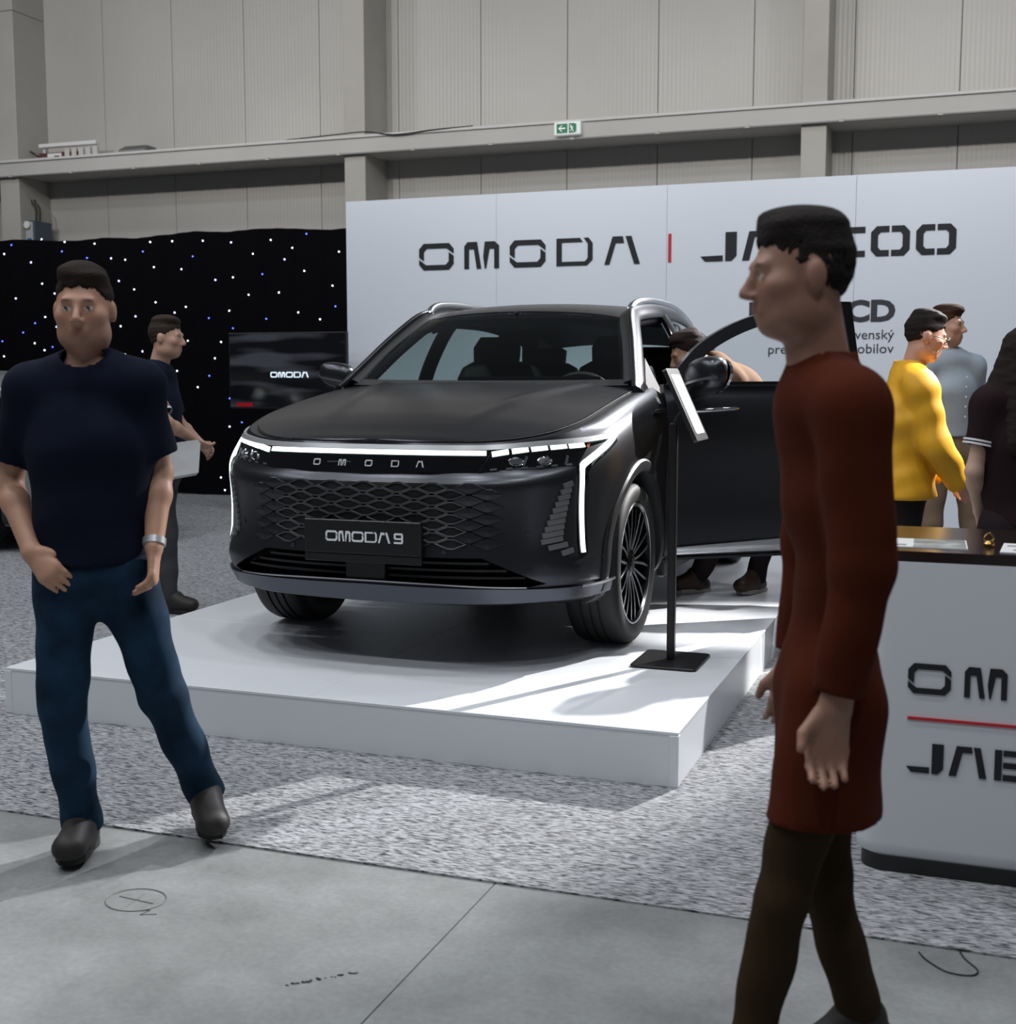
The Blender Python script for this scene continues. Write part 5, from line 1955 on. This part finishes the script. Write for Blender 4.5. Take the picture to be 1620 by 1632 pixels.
def person(name, label, loc, rotz, J, yaw, hyaw, hpitch=0.0, hroll=0.0, tone=(.50, .30, .21), hair=((.02, .014, .01), 'short'), fat=1.0, h=.009, hb=.008,
           topw=None, pants=None, shoes=None, beard=0.0, hands=None, sex='m', hs=1.0):
    p = thing(name, label, 'person', loc, rotz, 'people at the stand')
    J = {k: np.array(v, float) for k, v in J.items()}
    lat = np.array((math.cos(yaw), math.sin(yaw), 0))
    fw = np.array((math.sin(yaw), -math.cos(yaw), 0))
    hc, M = J['head'], rotm(hyaw, hpitch, hroll)
    allp = np.array(list(J.values()))
    lo, hi = allp.min(0) - .2, allp.max(0) + .2
    up = (J['neck'] - J['pel'])
    up = up / np.linalg.norm(up)
    waist = J['pel'] + (J['chest'] - J['pel']) * .45

    def torso(f, g, k=.04):
        f.etube(J['pel'] - up * .05, waist, (.160 * fat + g, .112 * fat + g), (.150 * fat + g, .105 * fat * fat + g), lat, k)
        f.etube(waist, J['chest'], (.150 * fat + g, .105 * fat * fat + g), (.170 * fat + g, .118 * fat + g), lat, k)
        f.etube(J['chest'], J['neck'] - up * .07, (.170 * fat + g, .118 * fat + g), (.135 + g, .078 + g), lat, k)
        for q in 'ab':
            f.cap(J['neck'] - up * .03, J['sh' + q], .055 + g, .058 + g, .05)

    # ---- body: one continuous skin mesh
    f = Field(lo, hi, hb)
    torso(f, -.022)
    f.cap(J['neck'] - up * .05, hc + M @ np.array((0, .02, -.05)), .062 * (0.9 if sex == 'f' else 1), .054 * (0.85 if sex == 'f' else 1), .03)
    head_field(f, hc, M, hs)
    am = .92 if sex == 'm' else .78
    for q in 'ab':
        f.cap(J['sh' + q], J['el' + q], .050 * am, .042 * am, .03)
        f.cap(J['el' + q], J['el' + q] * .7 + J['wr' + q] * .3, .042 * am, .043 * am, .02)
        f.cap(J['el' + q] * .7 + J['wr' + q] * .3, J['wr' + q], .043 * am, .028 * am, .02)
        pw_ = min(1.0, pants.get('w', 1))
        f.cap(J['hip' + q], J['kn' + q], .070 * pw_, .048 * pw_, .04)
        f.cap(J['kn' + q], J['an' + q], .048 * pw_, .036, .02)
        hd_ = (hands or {}).get(q)
        if hd_:
            hand(f, J['wr' + q], hd_[0], hd_[1], hd_[2], hd_[3])
        else:
            hand(f, J['wr' + q], J['wr' + q] - J['el' + q], lat * (1 if q == 'a' else -1), 1 if q == 'a' else -1, .5)
    f.build('body', M_SKIN, p, skin_color(hc, M, hs, tone, hair[0], beard))
    hair_mesh(p, hc, M, hs, hair[0], hair[1], .006)

    # ---- top
    tw = topw
    f = Field(lo, hi, h)
    g = tw.get('g', .012)
    torso(f, g)
    if tw.get('skirt'):
        f.etube(J['pel'] - up * tw['skirt'], J['pel'], (.168 * fat + g + .02, .122 * fat + g + tw.get('skw', .014)), (.162 * fat + g + .012, .114 * fat + g + tw.get('skw', .014) * .6), lat, .03)
    if tw.get('skirt'):
        for q in 'ab':
            f.cap(J['hip' + q], J['hip' + q] + (J['kn' + q] - J['hip' + q]) * .8, .094 * pants.get('w', 1) + g, .080 * pants.get('w', 1) + g, .06)
    for q in 'ab':
        a, e, w = J['sh' + q], J['el' + q], J['wr' + q]
        if tw['sleeve'] <= 1:
            end = a + (e - a) * tw['sleeve']
            f.cap(a, end, .060 + g * .5, .058 + g * .4, .035, True)
        else:
            f.cap(a, e, .056 + g, .050 + g, .035)
            f.cap(e, e + (w - e) * (tw['sleeve'] - 1), .050 + g, .036 + g, .02, True)
    if tw.get('collar'):
        f.cap(J['neck'] - up * .02, J['neck'] + up * tw['collar'], .066 + g * .5, .062 + g * .5, .015, True)
    f.folds(tw.get('fold', .0035), tw.get('seed', 1), tw.get('fz', 20.0))
    # neck opening and hem
    if not tw.get('collar'):
        f.ell(J['neck'] + up * .022 + fw * .018, (.074, .070, .040), None, .01, 'sub')
    else:
        f.cap(J['neck'] - up * .01, J['neck'] + up * .2, .058, .060, .01, False, 'sub')
    f.half((0, 0, tw['hem']), (0, 0, -1))
    f.build(tw.get('name', 'shirt'), tw['mat'], p)
    # ---- trousers
    f = Field(lo, np.array((hi[0], hi[1], pants['top'] + .05)), h)
    f.etube(J['pel'] - up * .06, J['pel'] + up * .10, (.162 * fat, .118 * fat), (.152 * fat, .108 * fat), lat, .03)
    for q in 'ab':
        f.cap(J['hip' + q], J['kn' + q], .092 * pants.get('w', 1), .066 * pants.get('w', 1), .035)
        end = J['an' + q] + (J['an' + q] - J['kn' + q]) / np.linalg.norm(J['an' + q] - J['kn' + q]) * .02
        f.cap(J['kn' + q], end, .066 * pants.get('w', 1), .056 * pants.get('w', 1), .02, True)
    f.folds(.0045, tw.get('seed', 1) + 4, 24.0)
    f.half((0, 0, pants['top']), (0, 0, 1))
    f.build('trousers', pants['mat'], p)
    if pants.get('belt'):
        m = MB()
        c = J['pel'] + up * (pants['top'] - .02 - J['pel'][2])
        pr = []
        for dz in (-.018, .018):
            pr.append([tuple(c + lat * .168 * fat * math.cos(a) + fw * .124 * fat * math.sin(a) + np.array((0, 0, dz))) for a in np.linspace(0, 2 * math.pi, 33)[:-1]])
        m.loft(pr).build('belt', pants['belt'], p, 60)
    for q in 'ab':
        shoe(p, J['an' + q], J['toe' + q] - J['an' + q] + np.array((0, 0, .075)), *shoes)
    return p, M


M_NAVY = mat('navy_cotton', (0.006, 0.009, 0.022), 0.85, bump=(300, 0.2, 0.001), spec=0.12)
M_NAVYPOLO = mat('navy_polo', (0.008, 0.013, 0.03), 0.85, spec=0.12)
M_JEANS = mat('blue_denim', (0.010, 0.030, 0.060), 0.85, var=(9, 0.5), bump=(400, 0.2, 0.001), spec=0.12)
M_GREYTR = mat('grey_trousers', (0.06, 0.06, 0.065), 0.8, spec=0.12)
M_YELLOW = mat('yellow_jacket', (0.72, 0.36, 0.008), 0.62)
M_DARKTR = mat('dark_trousers', (0.020, 0.014, 0.016), 0.8, spec=0.12)
M_BLUESH = mat('pale_blue_shirt', (0.36, 0.44, 0.52), 0.8, spec=0.12)
M_KHAKI = mat('khaki_trousers', (0.20, 0.15, 0.11), 0.85, spec=0.12)
M_RUST = mat('rust_jacket', (0.075, 0.014, 0.005), 0.9, spec=0.12)
M_BROWNTR = mat('brown_trousers', (0.036, 0.022, 0.010), 0.9, spec=0.12)
M_MAROON = mat('maroon_polo', (0.020, 0.010, 0.012), 0.8, spec=0.12)
M_TAN = mat('tan_shirt', (0.22, 0.12, 0.07), 0.8, spec=0.12)
M_SHOE = mat('dark_shoe', (0.018, 0.015, 0.014), 0.6)
M_SHOEB = mat('brown_shoe', (0.05, 0.025, 0.015), 0.5)
M_SOLE = mat('rubber_sole', (0.012, 0.012, 0.012), 0.8)
M_SOLEW = mat('pale_sole', (0.42, 0.40, 0.38), 0.7)
CY_ = CAM_YAW

# 1. man in navy T-shirt walking at the left
J = dict(pel=(.005, 0, .93), chest=(.0, 0, 1.24), neck=(.0, .01, 1.475), head=(.002, -.015, 1.640), sha=(-.165, 0, 1.415), shb=(.148, .01, 1.42), ela=(-.262, .05, 1.14), wra=(-.150, -.09, .945),
         elb=(.185, .06, 1.165), wrb=(.196, -.06, .955), hipa=(-.082, 0, .87), hipb=(.088, 0, .87), kna=(-.100, -.03, .47), knb=(.178, .05, .49), ana=(-.076, .04, .092), anb=(.262, .20, .14), toea=(-.070, -.10, .03), toeb=(.31, .09, .055))
p1, _ = person('person', 'walking man in navy T-shirt and blue jeans, hand at his pocket', (-2.442, 3.083, 0), CY_, J, R(4), R(6), R(2), tone=(.50, .275, .185), hair=((.022, .015, .011), 'short'), fat=.95, h=.007, hb=.0062,
               topw=dict(mat=M_NAVY, sleeve=.78, hem=.905, g=.016, seed=1, fold=.004, name='t_shirt'), pants=dict(mat=M_JEANS, top=.955, w=1.04), shoes=(M_SHOE, M_SOLE), beard=.55,
               hands=dict(a=((.62, -.30, -.55), (.3, .8, -.4), 1, .35), b=((.02, -.25, -.95), (-.9, -.1, 0), 1, .55)))
m = MB()
for a0 in (0,):
    c = np.array(J['wrb']) * .93 + np.array(J['elb']) * .07
    d = np.array(J['wrb']) - np.array(J['elb'])
    d /= np.linalg.norm(d)
    u_ = np.cross(d, (0, 1, 0))
    u_ /= np.linalg.norm(u_)
    w_ = np.cross(d, u_)
    m.loft([[tuple(c + d * t + r_ * (u_ * math.cos(a) + w_ * math.sin(a))) for a in np.linspace(0, 2 * math.pi, 25)[:-1]] for t, r_ in ((-.011, .031), (-.010, .0335), (.010, .033), (.011, .030))])
m.build('wristband', mat('silver_band', (0.55, 0.56, 0.58), 0.35, 0.6), p1, 50)

# 2. man in navy polo behind him, turned to the right, with papers
J = dict(pel=(-.02, 0, .94), chest=(-.045, 0, 1.26), neck=(-.035, 0, 1.495), head=(.035, -.005, 1.672), sha=(-.09, -.16, 1.42), shb=(-.04, .17, 1.42), ela=(.085, -.25, 1.17), wra=(.20, -.08, 1.06),
         elb=(.03, .24, 1.15), wrb=(.20, .12, 1.02), hipa=(-.02, -.085, .88), hipb=(-.02, .085, .88), kna=(.02, -.08, .48), knb=(-.06, .09, .49), ana=(.02, -.08, .09), anb=(-.12, .09, .10), toea=(.16, -.10, .02), toeb=(.02, .09, .03))
p2, _ = person('person', 'man in navy polo with striped sleeves holding papers beside the star curtain', (-4.66, 6.58, .008), CY_, J, R(72), R(84), R(4), tone=(.52, .31, .22), hair=((.035, .025, .018), 'short'),
               topw=dict(mat=M_NAVYPOLO, sleeve=.80, hem=.88, g=.016, seed=2, collar=.035, name='polo_shirt'), pants=dict(mat=M_GREYTR, top=.96), shoes=(M_SHOE, M_SOLE), hands=dict(a=((.6, .45, -.4), (.2, .6, .6), -1, .5)))
A, B = np.array(J['sha']), np.array(J['ela'])
for k, (t, mm) in enumerate(((.66, mat('stripe_white', (.70, .70, .72), .8)), (.73, mat('stripe_pink', (.50, .16, .22), .8)), (.79, MATS['stripe_white']))):
    c = A + (B - A) * t
    d = (B - A) / np.linalg.norm(B - A)
    u_ = np.cross(d, (0, 1, 0))
    u_ /= np.linalg.norm(u_)
    w_ = np.cross(d, u_)
    MB().loft([[tuple(c + d * q + .0715 * (u_ * math.cos(a) + w_ * math.sin(a))) for a in np.linspace(0, 2 * math.pi, 25)[:-1]] for q in (-.008, .008)], True, False).build('sleeve_stripe', mm, p2, 60)
pp = thing('paper_bundle', 'bundle of white printed sheets held by the man in navy polo', 'papers', (-4.66, 6.58, 0), CY_)
for k in range(4):
    q = k * .006
    MB().loft([[(.05 + q, -.205 - q, .83 + q), (.23 + q, -.16 - q, .86 + q), (.23 + q, -.158 - q, .86 + q), (.05 + q, -.203 - q, .83 + q)], [(.06 + q, -.235 - q, 1.05 - q), (.25 + q, -.175 - q, 1.075 - q), (.25 + q, -.173 - q, 1.075 - q), (.06 + q, -.233 - q, 1.05 - q)]]).build('sheet', M_PAPER, pp)

# 3. man in yellow jacket, turned to the right, head bent
J = dict(pel=(-.04, 0, .92), chest=(-.035, 0, 1.22), neck=(-.015, .01, 1.455), head=(.060, .0, 1.640), sha=(-.02, -.185, 1.39), shb=(.04, .17, 1.39), ela=(.055, -.235, 1.10), wra=(.215, -.15, .90),
         elb=(.10, .22, 1.10), wrb=(.25, .12, .91), hipa=(-.05, -.085, .86), hipb=(-.03, .085, .86), kna=(-.04, -.09, .47), knb=(-.02, .09, .47), ana=(-.06, -.09, .09), anb=(-.04, .10, .09), toea=(.08, -.11, .02), toeb=(.10, .11, .02))
p3, _ = person('person', 'man in bright yellow jacket and dark trousers looking down', (-.317, 6.809, .008), CY_, J, R(74), R(86), R(14), tone=(.52, .29, .21), hair=((.016, .011, .010), 'short'), fat=1.14,
               topw=dict(mat=M_YELLOW, sleeve=1.94, hem=.83, g=.026, seed=3, collar=.06, fold=.006, fz=26.0, skirt=.08, name='jacket'), pants=dict(mat=M_DARKTR, top=.95, w=1.1), shoes=(M_SHOE, M_SOLE))
m = MB()
hc_, M_ = np.array(J['head']), _
for q in (-1, 1):
    m.tube([tuple(hc_ + M_ @ np.array((q * (.032 + .022 * math.cos(a)), -.106, .003 + .018 * math.sin(a)))) for a in np.linspace(0, 2 * math.pi, 17)], .0022, 6, False)
    m.tube([tuple(hc_ + M_ @ np.array((q * .054, -.104, .006))), tuple(hc_ + M_ @ np.array((q * .080, -.05, .008))), tuple(hc_ + M_ @ np.array((q * .084, .012, .006)))], .0022, 6)
m.tube([tuple(hc_ + M_ @ np.array((-.011, -.108, .008))), tuple(hc_ + M_ @ np.array((.011, -.108, .008)))], .0022, 6)
m.build('glasses', M_BLACK, p3, 60)

# 4. tall man in pale blue shirt, hands behind his back
J = dict(pel=(.02, 0, 1.02), chest=(.0, 0, 1.34), neck=(-.01, .01, 1.575), head=(-.035, -.012, 1.745), sha=(-.165, -.04, 1.50), shb=(.150, .03, 1.50), ela=(-.225, .10, 1.23), wra=(-.05, .20, 1.06),
         elb=(.220, .15, 1.23), wrb=(.06, .22, 1.06), hipa=(-.07, 0, .95), hipb=(.11, 0, .95), kna=(-.10, -.02, .52), knb=(.16, -.02, .52), ana=(-.12, .02, .09), anb=(.19, .02, .09), toea=(-.13, -.12, .02), toeb=(.24, -.11, .02))
p4, _ = person('person', 'tall young man in pale blue shirt and khaki trousers, hands behind his back', (-.165, 8.37, .008), CY_, J, R(28), R(52), R(0), tone=(.50, .30, .22), hair=((.045, .022, .012), 'quiff'),
               topw=dict(mat=M_BLUESH, sleeve=1.55, hem=1.075, g=.014, seed=5, collar=.035, fold=.005, name='shirt'), pants=dict(mat=M_KHAKI, top=1.12, w=1.05, belt=mat('brown_belt', (.07, .02, .012), .5)), shoes=(M_SHOEB, M_SOLE), beard=.25)
for k in range(5):
    MB().lathe([(.001, 0), (.006, 0), (.006, .003), (.001, .003)], 10, 'y', (.045 + .002 * k, -.150 + .004 * k, 1.20 + .06 * k)).build('button', M_PAPER, p4, 40)

# 5. woman with long dark hair at the right edge
J = dict(pel=(.0, 0, .90), chest=(.0, 0, 1.17), neck=(-.005, .01, 1.385), head=(-.015, -.005, 1.535), sha=(-.135, .02, 1.335), shb=(.135, .02, 1.335), ela=(-.185, .05, 1.07), wra=(-.165, -.06, .86),
         elb=(.185, .05, 1.07), wrb=(.16, -.10, .90), hipa=(-.075, 0, .84), hipb=(.075, 0, .84), kna=(-.08, -.02, .46), knb=(.08, -.02, .46), ana=(-.08, .02, .09), anb=(.08, .02, .09), toea=(-.09, -.10, .02), toeb=(.09, -.10, .02))
p5, _ = person('person', 'woman with long dark hair and dark polo behind the counter', (.18, 5.39, .008), CY_ + R(160), J, R(0), R(-20), R(6), tone=(.56, .36, .27), hair=((.018, .012, .010), 'long'), sex='f', fat=.86, hs=.95,
               topw=dict(mat=M_MAROON, sleeve=.62, hem=.86, g=.012, seed=6, collar=.03, name='polo_shirt'), pants=dict(mat=M_DARKTR, top=.93, w=.95), shoes=(M_SHOE, M_SOLE))
for sd_ in 'ab':
    A, B = np.array(J['sh' + sd_]), np.array(J['el' + sd_])
    for t in (.56, .61):
        c = A + (B - A) * t
        d = (B - A) / np.linalg.norm(B - A)
        u_ = np.cross(d, (0, 1, 0))
        u_ /= np.linalg.norm(u_)
        w_ = np.cross(d, u_)
        MB().loft([[tuple(c + d * q + .0685 * (u_ * math.cos(a) + w_ * math.sin(a))) for a in np.linspace(0, 2 * math.pi, 25)[:-1]] for q in (-.004, .004)], True, False).build('sleeve_stripe', MATS['stripe_white'], p5, 60)

# 6. visitor bending into the car behind the open door
J = dict(pel=(.06, .10, .93), chest=(-.10, .02, 1.16), neck=(-.255, -.03, 1.315), head=(-.385, -.06, 1.365), sha=(-.17, -.16, 1.22), shb=(-.20, .16, 1.26), ela=(-.30, -.14, 1.02), wra=(-.46, -.08, 1.10),
         elb=(-.36, .22, 1.08), wrb=(-.55, .16, 1.14), hipa=(.05, .02, .88), hipb=(.08, .18, .88), kna=(-.10, .10, .48), knb=(.14, .17, .50), ana=(-.28, .20, .09), anb=(.06, .20, .09), toea=(-.42, .14, .02), toeb=(-.04, .10, .02))
p6, _ = person('person', 'visitor in tan shirt bending into the car behind its open door', (-1.159, 7.139, PLH), CY_, J, R(-78), R(-84), R(22), tone=(.42, .24, .16), hair=((.022, .013, .010), 'short'),
               topw=dict(mat=M_TAN, sleeve=.7, hem=.88, g=.014, seed=7, name='t_shirt'), pants=dict(mat=M_DARKTR, top=.98), shoes=(M_SHOEB, M_SOLEW))

# 7. passer-by in rust jacket close to the viewer
J = dict(pel=(.012, 0, .93), chest=(.006, 0, 1.24), neck=(-.012, .01, 1.485), head=(-.066, 0, 1.675), sha=(.004, -.150, 1.425), shb=(.004, .150, 1.425), ela=(.022, -.180, 1.14), wra=(-.020, -.180, .89),
         elb=(.018, .18, 1.14), wrb=(-.018, .17, .89), hipa=(.01, -.07, .87), hipb=(.01, .07, .87), kna=(-.085, -.07, .48), knb=(.030, .07, .47), ana=(-.155, -.07, .10), anb=(.12, .07, .14), toea=(-.30, -.08, .03), toeb=(.00, .07, .04))
J = {k: tuple(.975 * c for c in v) for k, v in J.items()}
p7, _ = person('person', 'passer-by in dark rust jacket and brown trousers walking left close to the viewer', (-0.261, 2.461, 0), CY_, J, R(-88), R(-86), R(4), tone=(.36, .19, .13), hair=((.020, .016, .014), 'short'), fat=.62, hs=.94, h=.007, hb=.0065,
               topw=dict(mat=M_RUST, sleeve=1.92, hem=.62, g=.008, seed=8, skw=.004, collar=.05, skirt=.30, fold=.004, name='jacket'), pants=dict(mat=M_BROWNTR, top=.93, w=.78), shoes=(M_SHOE, M_SOLE))
